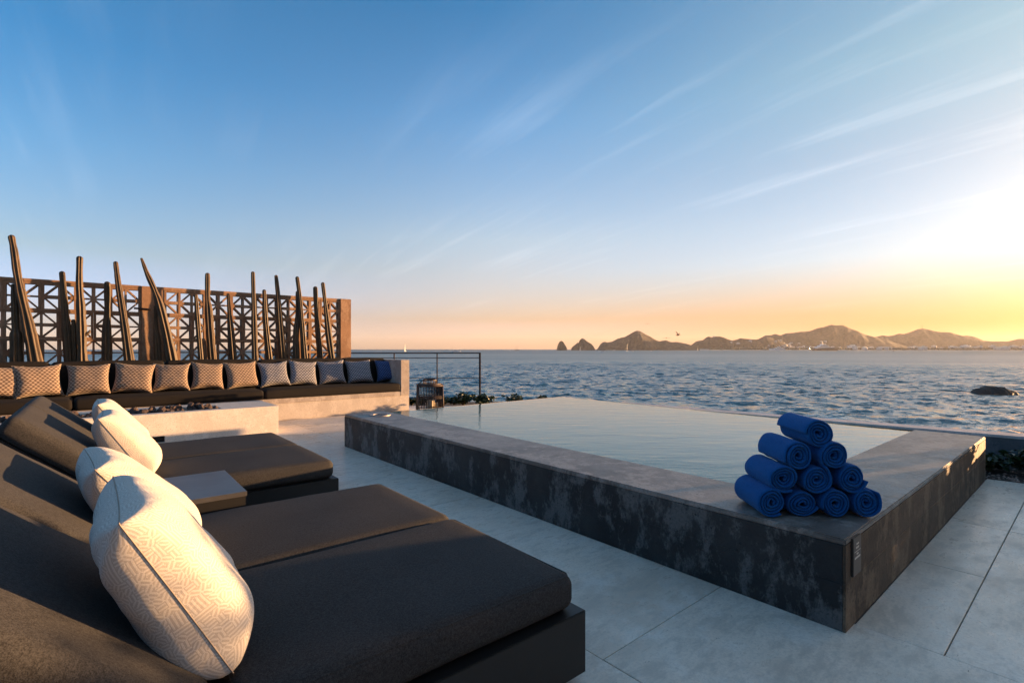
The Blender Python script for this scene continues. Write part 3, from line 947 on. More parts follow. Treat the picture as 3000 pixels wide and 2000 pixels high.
MB().box(pm1 + 0.001, wl_ - 0.001, WU - 0.004, WU + WT + 0.004, zt + 0.001, top_z - 0.001).build('cap', M['block'], bw, bevel=0.003)
zb = zt - BH * nrow
MB().box(-5.7, pm0 - 0.001, WU - 0.002, WU + WT + 0.002, 0.0, zb - 0.001).build('plinth', M['block'], bw)
MB().box(pm1 + 0.001, wl_ - 0.001, WU - 0.002, WU + WT + 0.002, 0.0, zb - 0.001).build('plinth', M['block'], bw)
MB().box(-5.7, SV1 - 0.6, SU + 0.868, WU - 0.035, 0.0, 0.55).build('planter_soil', M['soil']).matrix_world = PM
tag(bpy.data.objects['planter_soil'], kind='structure')
# loose end of conduit on the wall
tag(MB().tube([PM @ Vector((v_at(392, WU) , WU - 0.035, on_u(392, 903, WU).z)), PM @ Vector((v_at(440, WU), WU - 0.035, on_u(440, 907, WU).z))], 0.016, 8).build('conduit', M['rust']), 'short rusty pipe fixed across the middle pier of the screen wall', 'pipe')

# ------------------------------------------------------------------ column cacti
def m_cactus():
    t = mat('cactus_skin')
    o = tc(t, 'Object')
    a = t.noise(t.mapping(o, scale=(1, 1, 0.3)), 14.0, 5, 0.65)
    c = t.ramp(a, [(0.3, (0.030, 0.019, 0.008)), (0.55, (0.070, 0.040, 0.016)), (0.75, (0.14, 0.08, 0.036))])
    setp(t, Base_Color=c, Roughness=0.55, Normal=t.bump(t.noise(o, 60, 4, 0.6), 0.3, 0.004))
    return t
M['cactus'] = m_cactus()
CU = 9.28
cacti = [
    ([(34, 696, 10), (42, 740, 12), (50, 800, 12), (62, 862, 14), (78, 930, 17), (92, 995, 20), (104, 1059, 22)], 'tallest cactus column, leaning left at the left end of the screen wall'),
    ([(40, 837, 8), (43, 900, 10), (45, 960, 11), (46, 985, 17), (47, 1059, 19)], 'short cactus column with a swollen foot beside the tallest one'),
    ([(182, 801, 8), (187, 860, 9), (192, 930, 12), (203, 1056, 15)], 'mid-height cactus column just left of the second tallest column'),
    ([(233, 758, 9), (232, 830, 10), (236, 900, 13), (238, 960, 14), (241, 1056, 15)], 'straight upright cactus column with a small side spur'),
    ([(215, 940, 6), (218, 1000, 7), (221, 1056, 8)], 'thin low cactus stem tucked between two taller columns'),
    ([(314, 832, 9), (314, 900, 9), (312, 960, 12), (311, 1056, 14)], 'upright cactus column ending level with the wall top, left of the middle pier'),
    ([(339, 771, 6), (345, 820, 8), (354, 880, 10), (366, 960, 11), (379, 1056, 13)], 'slim left-leaning cactus column before the middle pier'),
    ([(415, 759, 4), (430, 800, 7), (450, 845, 9), (466, 890, 12), (486, 970, 15), (502, 1052, 17)], 'strongly bent cactus column reaching up left across the middle pier'),
    ([(455, 898, 4), (457, 960, 6), (459, 985, 9), (463, 1052, 10)], 'short thin cactus stem at the foot of the middle pier'),
    ([(574, 866, 5), (578, 930, 7), (582, 980, 7), (588, 1050, 8)], 'short cactus column right of the bent one'),
    ([(608, 805, 6), (608, 870, 7), (611, 905, 10), (616, 980, 12), (622, 1050, 11)], 'cactus column with a bright scar, right of the middle pier'),
    ([(668, 863, 4), (672, 920, 6), (677, 980, 10), (683, 1050, 11)], 'short tapering cactus column near the middle of the screen wall'),
    ([(741, 800, 5), (743, 880, 6), (745, 960, 8), (748, 1048, 9)], 'straight slim cactus column, tallest of the right half'),
    ([(774, 853, 5), (776, 920, 7), (781, 980, 8), (788, 1047, 10)], 'short cactus column between two taller ones in the right half'),
    ([(809, 810, 5), (815, 870, 6), (821, 950, 9), (829, 1047, 10)], 'tall ridged cactus column, fifth from the right end'),
    ([(871, 815, 5), (878, 870, 6), (885, 950, 8), (892, 1046, 9)], 'tall cactus column partly behind a shorter twin'),
    ([(873, 858, 6), (872, 920, 6), (867, 980, 8), (868, 1046, 9)], 'shorter twin cactus column standing before a taller one'),
    ([(924, 845, 6), (927, 920, 6), (933, 990, 8), (938, 1046, 8)], 'cactus column second from the right end of the screen wall'),
    ([(946, 832, 5), (953, 890, 5), (963, 980, 8), (972, 1046, 8)], 'left-leaning cactus column at the right end of the screen wall'),
]
for k, (pts, lab) in enumerate(cacti):
    uo = CU + 0.07 * ((k * 7) % 3 - 1) * 0.8
    P = []; Rd = []
    for (x, y, r_) in pts:
        p = on_u(x, y, uo); P.append(p); Rd.append(r_ / F * p.y * 0.88 * math.cos(math.atan2(abs(p.x), p.y)))
    # run the stem on down into the soil
    d = (P[-1] - P[-2]).normalized()
    while P[-1].z > 0.52:
        P.append(P[-1] + d * 0.25 * (1 / max(0.5, -d.z)) + Vector((0, 0, 0))); Rd.append(Rd[-1])
    # finer spline
    fine = []; fr = []
    for i in range(len(P) - 1):
        p0, p1, p2, p3 = P[max(0, i - 1)], P[i], P[i + 1], P[min(len(P) - 1, i + 2)]
        for q in range(5):
            f = q / 5
            fine.append(0.5 * ((2 * p1) + (p2 - p0) * f + (2 * p0 - 5 * p1 + 4 * p2 - p3) * f * f + (-p0 + 3 * p1 - 3 * p2 + p3) * f ** 3))
            fr.append((Rd[i] * (1 - f) + Rd[i + 1] * f) * (1 + 0.16 * mnoise.noise(Vector((k * 3.7, (i + f) * 1.4, 1.3))) - 0.10 * max(0, math.sin((i + f) * 3.1 + k)) ** 8))
    fine.append(P[-1]); fr.append(Rd[-1])
    tip = fine[0]; r0 = fr[0]; up = (fine[0] - fine[1]).normalized()
    head = []; hr = []
    for q in (0.05, 0.35, 0.65, 0.88):
        head.append(tip + up * r0 * 1.3 * (1 - q)); hr.append(r0 * math.sqrt(max(0.0, 1 - (1 - q) ** 2)) + 0.0005)
    fine = head + fine; fr = hr + fr
    root = fine[-1].copy()
    c_ = thing('column_cactus', lab, 'cactus', root, group='column cacti behind the sofa')
    mb = MB().tube([p - root for p in fine], fr, 36, ribs=(6 + k % 2, 0.32))
    st = mb.build('stem', M['cactus'], c_, smooth=True)
    if k == 3:
        q0 = on_u(246, 985, uo) - root; q1 = on_u(262, 972, uo) - root
        MB().tube([q0 + Vector((-0.05, 0, -0.03)), q0, q1, q1 + Vector((0.01, 0, 0.03))], [0.02, 0.022, 0.02, 0.006], 10).build('spur', M['cactus'], c_, smooth=True)

# ------------------------------------------------------------------ day beds
def bl(a, b, z): return BM @ Vector((b, a, z))
AF = math.atan2(0.84, 1.0)           # slope of the back rests
B_H, B_F, ZT = 0.235, 1.33, 0.39     # hinge, foot end, top of the mattress
def day_bed(a0, a1, label):
    t_ = thing('day_bed', label, 'day bed', BM @ Vector((0, a0, 0)), TB, 'double day beds')
    wd = a1 - a0
    mb = MB()
    mb.box(-0.50, B_F + 0.035, -0.025, wd + 0.025, 0.035, 0.258)
    mb.build('base', M['black'], t_, bevel=0.003)
    MB().box(-0.42, B_F - 0.04, 0.05, wd - 0.05, 0.0005, 0.0345).build('plinth', M['black'], t_)
    # sloping rest boards under the back cushions
    ax = Vector((-math.cos(AF), 0, math.sin(AF)))
    for s_ in (0, 1):
        y0 = s_ * wd / 2 + 0.005; y1 = (s_ + 1) * wd / 2 - 0.005
        L = B_F - B_H
        mb = MB().rbox(L, y1 - y0, 0.132, 0.042, 5, 0.09, None, puff=0.008, nz=0.004, seed=a0 + s_)
        o = mb.build('seat_mattress', M['mattress'], t_, smooth=True)
        o.location = (B_H + L / 2 + 0.01, (y0 + y1) / 2, 0.258 + 0.0665)
        hx, hy_, hz_ = L / 2 - 0.013, (y1 - y0) / 2 - 0.013, 0.0535
        rc = 0.030
        path = []
        for cx_, cy_, a0_ in ((hx - rc, hy_ - rc, 0), (-hx + rc, hy_ - rc, 90), (-hx + rc, -hy_ + rc, 180), (hx - rc, -hy_ + rc, 270)):
            for q_ in range(5):
                th_ = R(a0_ + 22.5 * q_); path.append((cx_ + rc * math.cos(th_), cy_ + rc * math.sin(th_), hz_))
        MB().tube(path, 0.0045, 6, closed=True).build('piping', M['mattress'], o, smooth=True)
        LB = 0.735
        mb = MB().rbox(LB, y1 - y0, 0.125, 0.042, 5, 0.09, None, puff=0.008, nz=0.004, seed=a0 + s_ + 5)
        o = mb.build('back_cushion', M['mattress'], t_, smooth=True)
        nrm = Vector((math.sin(AF), 0, math.cos(AF)))
        hinge = Vector((B_H - 0.01, 0, ZT - 0.004))
        cpos = hinge + ax * (LB / 2) - nrm * 0.0625
        o.location = (cpos.x, (y0 + y1) / 2, cpos.z); o.rotation_euler = (0, AF, 0)
        # support frame
        b0 = hinge - nrm * 0.127 + ax * 0.02; b1 = hinge - nrm * 0.127 + ax * 0.72
        mbf = MB()
        q = [b0, b1, b1 - nrm * 0.02, b0 - nrm * 0.02]
        mbf.add([(p.x, y0 + 0.02, p.z) for p in q] + [(p.x, y1 - 0.02, p.z) for p in q], [(0, 1, 2, 3), (7, 6, 5, 4), (0, 4, 5, 1), (1, 5, 6, 2), (2, 6, 7, 3), (3, 7, 4, 0)])
        mbf.build('back_board', M['black'], t_)
        MB().tube([(b1.x + 0.10, (y0 + y1) / 2, b1.z - 0.10), (b1.x + 0.02, (y0 + y1) / 2, 0.26)], 0.014, 8).build('prop', M['black'], t_)
    return t_
day_bed(1.26, 2.90, 'nearest charcoal double day bed on a black platform')
day_bed(3.667, 5.30, 'farther charcoal double day bed between side table and fire table')

def lean_pillow(a, b_bot, b_top, z_top, dims, seed, label, **kw):
    z_bot = 0.40
    ang = math.atan2(z_top - z_bot, b_bot - b_top)        # lean of the cushion from the level
    rot = Matrix.Rotation(TB - math.pi / 2 + math.pi + kw.pop('yaw', 0.0), 4, 'Z') @ Matrix.Rotation(ang - math.pi / 2 if False else -(math.pi / 2 - ang), 4, 'X')
    mid = bl(a, (b_bot + b_top) / 2, (z_bot + z_top) / 2)
    return make_pillow('pillow', label, 'pillow', 'pale pillows on the day beds', M['weave'], seed, dims, mid, rot, n=44, **kw)
lean_pillow(1.655, 0.262, 0.035, 0.825, (0.53, 0.47, 0.225), 21, 'large pale woven pillow on the nearest day bed mattress, biggest in view', pin=0.05, slump=0.20, wr=0.008, p=0.36)
lean_pillow(2.49, 0.262, -0.03, 0.80, (0.51, 0.47, 0.23), 22, 'pale pillow right behind the biggest one, on the same day bed', pin=0.06, slump=0.28, wr=0.007, p=0.38, yaw=R(4))
lean_pillow(4.09, 0.262, 0.02, 0.79, (0.51, 0.46, 0.23), 23, 'third pale pillow from the front, on the near half of the far day bed', pin=0.06, slump=0.28, wr=0.007, p=0.38, yaw=R(-3))
lean_pillow(4.88, 0.262, 0.00, 0.815, (0.51, 0.47, 0.22), 24, 'farthest pale pillow, against the white fire table', pin=0.06, slump=0.28, wr=0.007, p=0.38)

# ------------------------------------------------------------------ side table between the beds
st = thing('side_table', 'low square dark metal side table between the two day beds', 'table', BM @ Vector((0.0, 2.945, 0)), TB)
MB().box(0.0, 0.615, 0.0, 0.60, 0.425, 0.450).build('table_top', M['table'], st, bevel=0.002)
MB().box(0.006, 0.609, 0.006, 0.594, 0.33, 0.4245).build('apron', M['black'], st, bevel=0.002)
for x_, y_ in ((0.02, 0.02), (0.575, 0.02), (0.02, 0.56), (0.575, 0.56)):
    MB().box(x_, x_ + 0.025, y_, y_ + 0.025, 0.0, 0.3295).build('leg', M['black'], st)

# ------------------------------------------------------------------ rolled towels
def m_towel():
    t = mat('blue_terry')
    o = tc(t, 'Object')
    f = t.noise(o, 260.0, 3, 0.7); g = t.noise(o, 26.0, 4, 0.6)
    c = t.ramp(f, [(0.35, (0.002, 0.040, 0.145)), (0.65, (0.009, 0.110, 0.34))])
    c = t.mix(t.ramp(g, [(0.4, 0.0), (0.7, 0.35)]), c, (0.012, 0.115, 0.33))
    setp(t, Base_Color=c, Roughness=0.95, Sheen_Weight=0.25, Sheen_Roughness=0.4, Sheen_Tint=(0.35, 0.6, 1, 1))
    t.b.inputs['Specular IOR Level'].default_value = 0.1
    setp(t, Normal=t.bump(t.math('ADD', f, t.math('MULTIPLY', g, 0.8)), 0.7, 0.004))
    return t
M['towel'] = m_towel()
M['hem'] = m_plain('towel_hem', (0.03, 0.13, 0.42), 0.95, vary=0.2, scale=200)
def towel_mesh(seed, Rr=0.072, L=0.285):
    """one strip of thick cloth wound into a spiral, axis along y"""
    g = random.Random(seed)
    th = 0.0125; turns = Rr / 0.0165 - 0.35; n = 150
    prof = []
    sx = g.uniform(0.93, 1.10); ph = g.uniform(0, 6.28); wob = g.uniform(0.03, 0.09)
    for i in range(n + 1):
        f = i / n
        r_ = 0.009 + (Rr - 0.009 - th / 2) * f ** 0.92 + (0.004 * max(0, (f - 0.975) / 0.025))
        an = ph + 2 * math.pi * turns * f
        k = 1 + wob * math.sin(2 * an + seed) * (1 - f * 0.6) + 0.07 * math.sin(3 * an + seed * 2) * (1 - f) + 0.035 * mnoise.noise(Vector((math.cos(an) * 1.3, math.sin(an) * 1.3, seed * 2.3 + f)))
        prof.append((r_ * k * math.cos(an) * sx, r_ * k * math.sin(an) / sx))
    mb = MB()
    ys = [0.0, 0.004, 0.012, 0.05, 0.10, 0.15, 0.20, 0.25, L - 0.012, L - 0.004, L]
    hw = [0.25, 0.75, 1, 1, 1, 1, 1, 1, 1, 0.75, 0.25]
    vs = []; m = len(ys)
    for i, (x, z) in enumerate(prof):
        a = prof[max(0, i - 1)]; b = prof[min(n, i + 1)]
        tx, tz = b[0] - a[0], b[1] - a[1]; l_ = math.hypot(tx, tz) or 1
        nx_, nz_ = -tz / l_, tx / l_
        jit = (mnoise.noise(Vector((i * 0.06, seed * 3.3, 0))) * 0.015) + 0.007 * (1 - i / n)
        for side in (1, -1):
            for y, h_ in zip(ys, hw):
                rr = th / 2 * h_ * side
                bulge = 0.003 * mnoise.noise(Vector((x * 18, y * 16, z * 18 + seed)))
                vs.append((x + nx_ * (rr + bulge), y + jit, z + nz_ * (rr + bulge)))
    fs = []
    W_ = 2 * m
    for i in range(n):
        for j in range(m - 1):
            a = i * W_ + j; fs.append((a, a + 1, a + W_ + 1, a + W_))
            a = i * W_ + m + j; fs.append((a, a + W_, a + W_ + 1, a + 1))
        a = i * W_; fs.append((a, a + W_, a + W_ + m, a + m))
        a = i * W_ + m - 1; fs.append((a, a + m, a + W_ + m, a + W_))
    for i in (0, n):
        fs.append(tuple([i * W_ + j for j in range(m)] + [i * W_ + m + j for j in range(m - 1, -1, -1)]))
    mb.add(vs, fs)
    zmin = min(v[2] for v in vs)
    return mb.mesh('towel', M['towel'], True), -zmin
TD = 2.397
rows_t = [[(1.238, 0), (1.390, 0), (1.545, 0), (1.690, 0)], [(1.300, 1), (1.455, 1), (1.628, 1)], [(1.372, 2), (1.542, 2)], [(1.480, 3)]]
tz = [PH + 0.001, PH + 0.117, PH + 0.231, PH + 0.334]
tl_lab = [['bottom row leftmost', 'bottom row second from left', 'bottom row third from left', 'bottom row rightmost, overhanging the pool edge'], ['second row left', 'second row middle', 'second row right'], ['third row left', 'third row right'], ['single one on top of the pile']]
for r_, row in enumerate(rows_t):
    for c_, (x, _) in enumerate(row):
        sd = r_ * 5 + c_ + 1
        me, lift = towel_mesh(sd)
        o = link('rolled_towel', me)
        o.location = (x, TD + random.uniform(-0.008, 0.008) + (0.02 if r_ == 3 else 0), tz[r_] + lift - (0.004 if r_ else 0))
        o.rotation_euler = (0, 0, R(-2.5 + random.uniform(-1.5, 1.5)))
        tag(o, 'rolled blue towel on the pool corner, ' + tl_lab[r_][c_], 'towel', 'pyramid of rolled blue towels')

# ------------------------------------------------------------------ lantern and candles
lp = Vector(((1259 - 1500) / F * 9.0, 9.0, 0))
lt = thing('rattan_lantern', 'dark rattan floor lantern standing beside the sofa arm', 'lantern', lp + Vector((0, 0, 0.001)), R(14))
W0, W1, LH = 0.205, 0.222, 0.565
def lpt(f, side, z):         # f along a side, -1..1, z height
    h_ = W0 + (W1 - W0) * (z / LH)
    h_ = 0.225 - 0.02 * (z / LH)
    q = Vector((f * h_, -h_, z))
    return Matrix.Rotation(side * math.pi / 2, 3, 'Z') @ q
for s_ in range(4):
    a = lpt(-1, s_, 0.0); b = lpt(-1, s_, LH)
    MB().tube([a, b], 0.014, 8).build('post', M['rattan'], lt, smooth=True)
    for k in range(1, 15):
        f = -1 + 2 * k / 15
        MB().tube([lpt(f, s_, 0.03), lpt(f, s_, LH - 0.02)], 0.0078, 6, cap=True).build('rod', M['rattan'], lt, smooth=True)
    for z_, r_ in ((0.018, 0.016), (0.05, 0.006), (0.18, 0.007), (0.335, 0.008), (0.365, 0.008), (LH - 0.01, 0.02)):
        MB().tube([lpt(-1, s_, z_), lpt(1, s_, z_)], r_, 8).build('band', M['rattan'], lt, smooth=True)
mb = MB()
for k in range(12):
    f = -0.19 + 0.38 * k / 11
    mb.box(f - 0.008, f + 0.008, -0.19, 0.19, 0.006, 0.016)
mb.build('floor_slats', M['rattan'], lt)
ring_ = ring(MB(), 0.085, 0.205, LH + 0.004, LH + 0.020, 28); ring_.build('top_ring', M['rattan'], lt)
for k in range(14):
    th = 2 * math.pi * k / 14
    MB().tube([(0.115 * math.cos(th), 0.115 * math.sin(th), LH + 0.01), (0.108 * math.cos(th), 0.108 * math.sin(th), LH + 0.075)], 0.006, 6).build('collar_rod', M['rattan'], lt)
ring(MB(), 0.085, 0.122, LH + 0.07, LH + 0.086, 28).build('collar_ring', M['rattan'], lt)
hd = [Vector((-0.20, 0, LH + 0.01)), Vector((-0.14, 0, LH + 0.06)), Vector((-0.10, 0, LH + 0.095)), Vector((0.08, 0, LH + 0.10)), Vector((0.115, 0, LH + 0.08)), Vector((0.115, 0, LH + 0.01))]
MB().tube(hd, 0.008, 8).build('handle', M['rattan'], lt, smooth=True)
for (dx, dy, h_, r_, lab) in ((0.02, -0.02, 0.27, 0.062, 'taller cream pillar candle inside the rattan lantern'), (0.10, 0.07, 0.22, 0.05, 'shorter cream pillar candle inside the rattan lantern')):
    cd = thing('candle', lab, 'candle', lp + Vector((dx, dy, 0.018)))
    mb = MB()
    prof = [(0.0, 0.0), (r_, 0.0), (r_, h_ - 0.006), (r_ - 0.005, h_), (r_ * 0.5, h_ - 0.008), (0.0, h_ - 0.010)]
    vs = []; n = 24
    for rr, zz in prof:
        for k in range(n): vs.append((rr * math.cos(2 * math.pi * k / n) if rr else 1e-4 * math.cos(2 * math.pi * k / n), rr * math.sin(2 * math.pi * k / n) if rr else 1e-4 * math.sin(2 * math.pi * k / n), zz))
    fs = [(i * n + k, i * n + (k + 1) % n, (i + 1) * n + (k + 1) % n, (i + 1) * n + k) for i in range(len(prof) - 1) for k in range(n)]
    mb.add(vs, fs).build('wax', M['wax'], cd, smooth=True)
    MB().tube([(0, 0, h_ - 0.012), (0.002, 0, h_ + 0.008)], 0.0015, 6).build('wick', M['black'], cd)

# ------------------------------------------------------------------ railing
ra = Vector((-0.715, 11.22, 0)); rb = Vector((-5.2, 10.93, 0))
rl = thing('railing', 'thin rusty steel railing at the terrace edge beyond the lantern', 'railing', ra)
dv = rb - ra; L = dv.length; dn = dv.normalized()
def zy(py, d=11.2): return H - (py - HY) / F * d
for py, r_ in ((1034, 0.013), (1048, 0.008), (1107, 0.007), (1164, 0.007)):
    z_ = zy(py)
    MB().tube([Vector((0, 0, z_)), dn * L + Vector((0, 0, z_))], r_, 8).build('rail', M['rust'], rl)
for px, w_ in ((1405, 0.021), (1280, 0.012), (1156, 0.012), (1031, 0.012), (905, 0.012)):
    s_ = ((px - 1405) / F * 11.15) / dn.x
    p = dn * s_
    MB().box(p.x - w_, p.x + w_, p.y - w_, p.y + w_, -0.06, zy(1034) + 0.012).build('post', M['rust'], rl, bevel=0.003)

# ------------------------------------------------------------------ shrubs
def m_leaf(name, c1, c2):
    t = mat(name)
    info = t.n('ShaderNodeObjectInfo'); o = tc(t, 'Object')
    n = t.noise(o, 9.0, 3, 0.6)
    c = t.ramp(n, [(0.3, c1), (0.7, c2)])
    setp(t, Base_Color=c, Roughness=0.35)
    return t
M['leaf'] = m_leaf('shrub_leaf', (0.008, 0.018, 0.006), (0.030, 0.055, 0.016))
M['bark'] = m_plain('twig_bark', (0.06, 0.045, 0.03), 0.9, vary=0.3, scale=30)
def shrub(px, rx, top, d, label, seed, n=260, leaf=0.036, z0=-0.01, loc=None, ry=None, hz=None):
    g = random.Random(seed)
    c_ = loc if loc is not None else Vector(((px - 1500) / F * d, d, z0))
    hgt = hz if hz is not None else (H - (top - HY) / F * d) - z0
    t_ = thing('shrub', label, 'shrub', c_, g.uniform(0, 6), 'low shrubs along the terrace edge')
    st_ = MB(); lf = MB()
    ry = ry or rx * 0.8
    nb = 9
    tips = []
    for k in range(nb):
        th = 2 * math.pi * k / nb + g.uniform(-0.3, 0.3); rr = g.uniform(0.25, 0.95)
        e = Vector((rx * rr * math.cos(th), ry * rr * math.sin(th), hgt * g.uniform(0.55, 0.95) * (1.05 - 0.45 * rr * rr)))
        m_ = e * 0.5 + Vector((0, 0, hgt * 0.08))
        st_.tube([(0, 0, -0.02), m_, e], [0.012, 0.008, 0.004], 5)
        tips.append((m_, e))
    for k in range(n):
        m_, e = g.choice(tips)
        f = g.uniform(-0.2, 1.08)
        p = m_.lerp(e, f) + Vector((g.gauss(0, rx * 0.17), g.gauss(0, ry * 0.17), g.gauss(0, hgt * 0.10)))
        p.z = min(hgt * 1.03, max(0.01, p.z))
        nrm = Vector((g.gauss(0, 0.6), g.gauss(0, 0.6), 0.8)).normalized()
        x = nrm.orthogonal().normalized(); x = Quaternion(nrm, g.uniform(0, 6.28)) @ x; y = nrm.cross(x)
        s_ = leaf * g.uniform(0.7, 1.25)
        prof = [(-1, 0), (-0.55, 0.42), (0.1, 0.58), (0.7, 0.36), (1, 0), (0.7, -0.36), (0.1, -0.58), (-0.55, -0.42)]
        lf.add([p + x * a * s_ + y * b * s_ - nrm * (abs(b) * -0.25 + a * a * 0.15) * s_ for a, b in prof], [(0, 1, 2, 3, 4), (0, 4, 5, 6, 7)])
    st_.build('branches', M['bark'], t_)
    lf.build('foliage', M['leaf'], t_)
    return t_
shrub(1206, 0.22, 1166, 10.98, 'small dark shrub between the sofa arm and the lantern', 1)
shrub(1238, 0.25, 1160, 11.02, 'dark shrub seen through the rattan lantern', 2)
shrub(1300, 0.26, 1158, 11.0, 'dark shrub just right of the rattan lantern', 3, 320)
shrub(1358, 0.32, 1149, 10.95, 'largest dark shrub, left of the railing end post', 4, 460)
shrub(1418, 0.32, 1155, 10.95, 'dark shrub at the foot of the railing end post', 5, 420)
shrub(1504, 0.24, 1153, 10.5, 'dark shrub right of the railing, behind the pool edge', 6, 320)
shrub(1588, 0.24, 1156, 10.2, 'low dark shrub at the far left corner of the pool', 7, 260)
shrub(1330, 0.20, 1170, 11.15, 'lowest dark shrub in the gap right of the lantern', 8, 200)
q = wpt(6.78, -0.10); shrub(0, 0.24, 0, 0, 'leafy green shrub against the parapet by the pool corner', 11, 420, 0.034, loc=Vector((q[0], q[1], 0.0)), ry=0.22, hz=0.22)
q = wpt(6.80, -0.50); shrub(0, 0.26, 0, 0, 'leafy green shrub cut by the right edge beside the parapet', 12, 420, 0.034, loc=Vector((q[0], q[1], 0.0)), ry=0.22, hz=0.34)
for k in range(6):  # row added out of view to keep low sun off the near day bed
    q = wpt(6.80 + 0.03 * (k % 2), -0.86 - 0.36 * k)
    shrub(0, 0.30, 0, 0, 'unseen tall shrub added right of the view to cast shade, %s from the pool' % ordn[k], 13 + k, 950, 0.048, loc=Vector((q[0], q[1], 0.0)), ry=0.24, hz=(0.62, 0.92, 1.05, 1.0, 1.06, 0.95)[k])
# leaf litter and pebbles in the bed
mb = MB(); g = random.Random(5)
for k in range(1500):
    n_ = g.uniform(N_DECK + 0.02, N_PAR - 0.03); s_ = g.uniform(-4.0, 0.4)
    x, y = wpt(n_, s_); r_ = g.uniform(0.008, 0.022)
    q = [Vector((x + r_ * math.cos(a) * g.uniform(0.7, 1.3), y + r_ * math.sin(a) * g.uniform(0.7, 1.3), 0.001)) for a in (0, 1.57, 3.14, 4.71)]
    tp = Vector((x, y, r_ * g.uniform(0.5, 0.9)))
    mb.add(q + [tp], [(0, 1, 4), (1, 2, 4), (2, 3, 4), (3, 0, 4), (3, 2, 1, 0)])
tag(mb.build('pebbles', m_plain('pebble', (0.30, 0.22, 0.18), 0.9, vary=0.6, scale=18)), 'brown pebbles and leaf litter in the planting bed', 'pebbles', kind='stuff')

# ------------------------------------------------------------------ unseen villa added behind the viewpoint to darken the faces turned to it
M['stucco'] = m_concrete('dark_stucco', (0.060, 0.056, 0.052), (0.085, 0.080, 0.074), (0.10, 0.095, 0.088), 0.85, bumps=0.3)
M['pane'] = m_plain('dark_glass', (0.012, 0.014, 0.016), 0.06)
vi = thing('villa', 'unseen dark stucco villa added behind the viewpoint to block skylight', 'villa', (0, -5.2, 0))
piers = [(-13.0, -8.6), (-7.6 + 0.0, -6.9), (-4.3, -3.5), (-0.9, -0.1), (2.5, 3.3), (5.9, 9.0)]
for x0, x1 in piers: MB().box(x0, x1, -0.4, 0.0, 0.0, 2.7).build('pier', M['stucco'], vi)
MB().box(-13.0, 9.0, -0.4, 0.0, 2.701, 3.1).build('upper_wall', M['stucco'], vi)
MB().box(-13.3, 9.3, -5.0, 0.9, 3.101, 3.35).build('roof', M['stucco'], vi)
for (a0, a1), (b0, b1) in zip(piers, piers[1:]):
    mid = (a1 + b0) / 2
    for x0, x1 in ((a1, mid), (mid, b0)):
        d_ = MB().box(x0 + 0.002, x0 + 0.06, -0.26, -0.20, 0.0, 2.70).box(x1 - 0.06, x1 - 0.002, -0.26, -0.20, 0.0, 2.70).box(x0 + 0.06, x1 - 0.06, -0.26, -0.20, 2.62, 2.70).box(x0 + 0.06, x1 - 0.06, -0.26, -0.20, 0.0, 0.07).build('door', M['black'], vi)
        MB().box(x0 + 0.06, x1 - 0.06, -0.24, -0.22, 0.07, 2.62).build('pane', M['pane'], d_)

# ------------------------------------------------------------------ far shore
def m_hill():
    t = mat('dry_hillside')
    g = t.n('ShaderNodeNewGeometry'); o = g.outputs['Position']
    a = t.noise(o, 0.018, 7, 0.7, 0.3); b = t.noise(t.mapping(o, scale=(1, 1, 0.35)), 0.06, 6, 0.75)
    c = t.ramp(a, [(0.38, (0.035, 0.028, 0.020)), (0.60, (0.10, 0.076, 0.054))])
    c = t.mix(t.ramp(b, [(0.48, 0.0), (0.64, 0.75)]), c, (0.20, 0.155, 0.12))
    setp(t, Base_Color=c, Roughness=0.95, Normal=t.bump(b, 0.9, 22.0))
    return t
M['hill'] = m_hill()
M['beach'] = m_plain('beach_sand', (0.50, 0.42, 0.34), 0.95, vary=0.1, scale=0.02)
def ridge(name, prof, d, depth, seed, rough=0.10, nx=220, nz=26):
    """hill built from its skyline: the crest keeps the skyline's height, flanks fall away on both sides"""
    xs = np.array([p[0] for p in prof], float); ys = np.array([p[1] for p in prof], float)
    px = np.linspace(xs[0], xs[-1], nx)
    hy = np.interp(px, xs, ys)
    vs = []; fs = []
    for i in range(nx):
        x = (px[i] - 1500) / F * d
        hgt = max(0.0, (HY - hy[i]) / F * d + H - SEA)
        for j in range(nz):
            s = j / (nz - 1) * 2 - 1
            y = d + depth * s * (0.5 if s < 0 else 0.8)
            pr = (1 - abs(s) ** 1.25)
            nn = mnoise.fractal(Vector((x * 0.006, y * 0.006, seed)), 0.9, 2.1, 5)
            gully = mnoise.noise(Vector((x * 0.02, s * 0.8, seed + 4)))
            z = hgt * pr * (1 + (rough * 2.2 * nn + rough * 1.3 * gully) * (1 - pr ** 6))
            k = y / d
            vs.append((x * (k if abs(s) < 0.02 else (1 + (k - 1) * 0.6)), y, SEA - 2 + max(0.0, z + 2 * min(1, pr * 6)) if pr > 0 else SEA - 3))
    for i in range(nx - 1):
        for j in range(nz - 1):
            a = i * nz + j
            fs.append((a, a + nz, a + nz + 1, a + 1))
    mb = MB(); mb.add(vs, fs)
    o = mb.build(name, M['hill'], smooth=True)
    tag(o, kind='structure')
    return o
ridge('sea_stack', [(1629, 1030), (1632, 1019), (1634, 1010), (1639, 1000), (1645, 996.5), (1650, 1000), (1655, 1008), (1659, 1015), (1664, 1030)], 2600, 60, 1, 0.12, 60, 16)
ridge('sea_stack', [(1672, 1030), (1675, 1018), (1679, 1014), (1686, 1009), (1692, 1003), (1695, 1004), (1699, 994), (1706, 990), (1713, 993), (1718, 998), (1725, 1003), (1733, 1008), (1740, 1017), (1746, 1030)], 2620, 70, 2, 0.14, 90, 16)
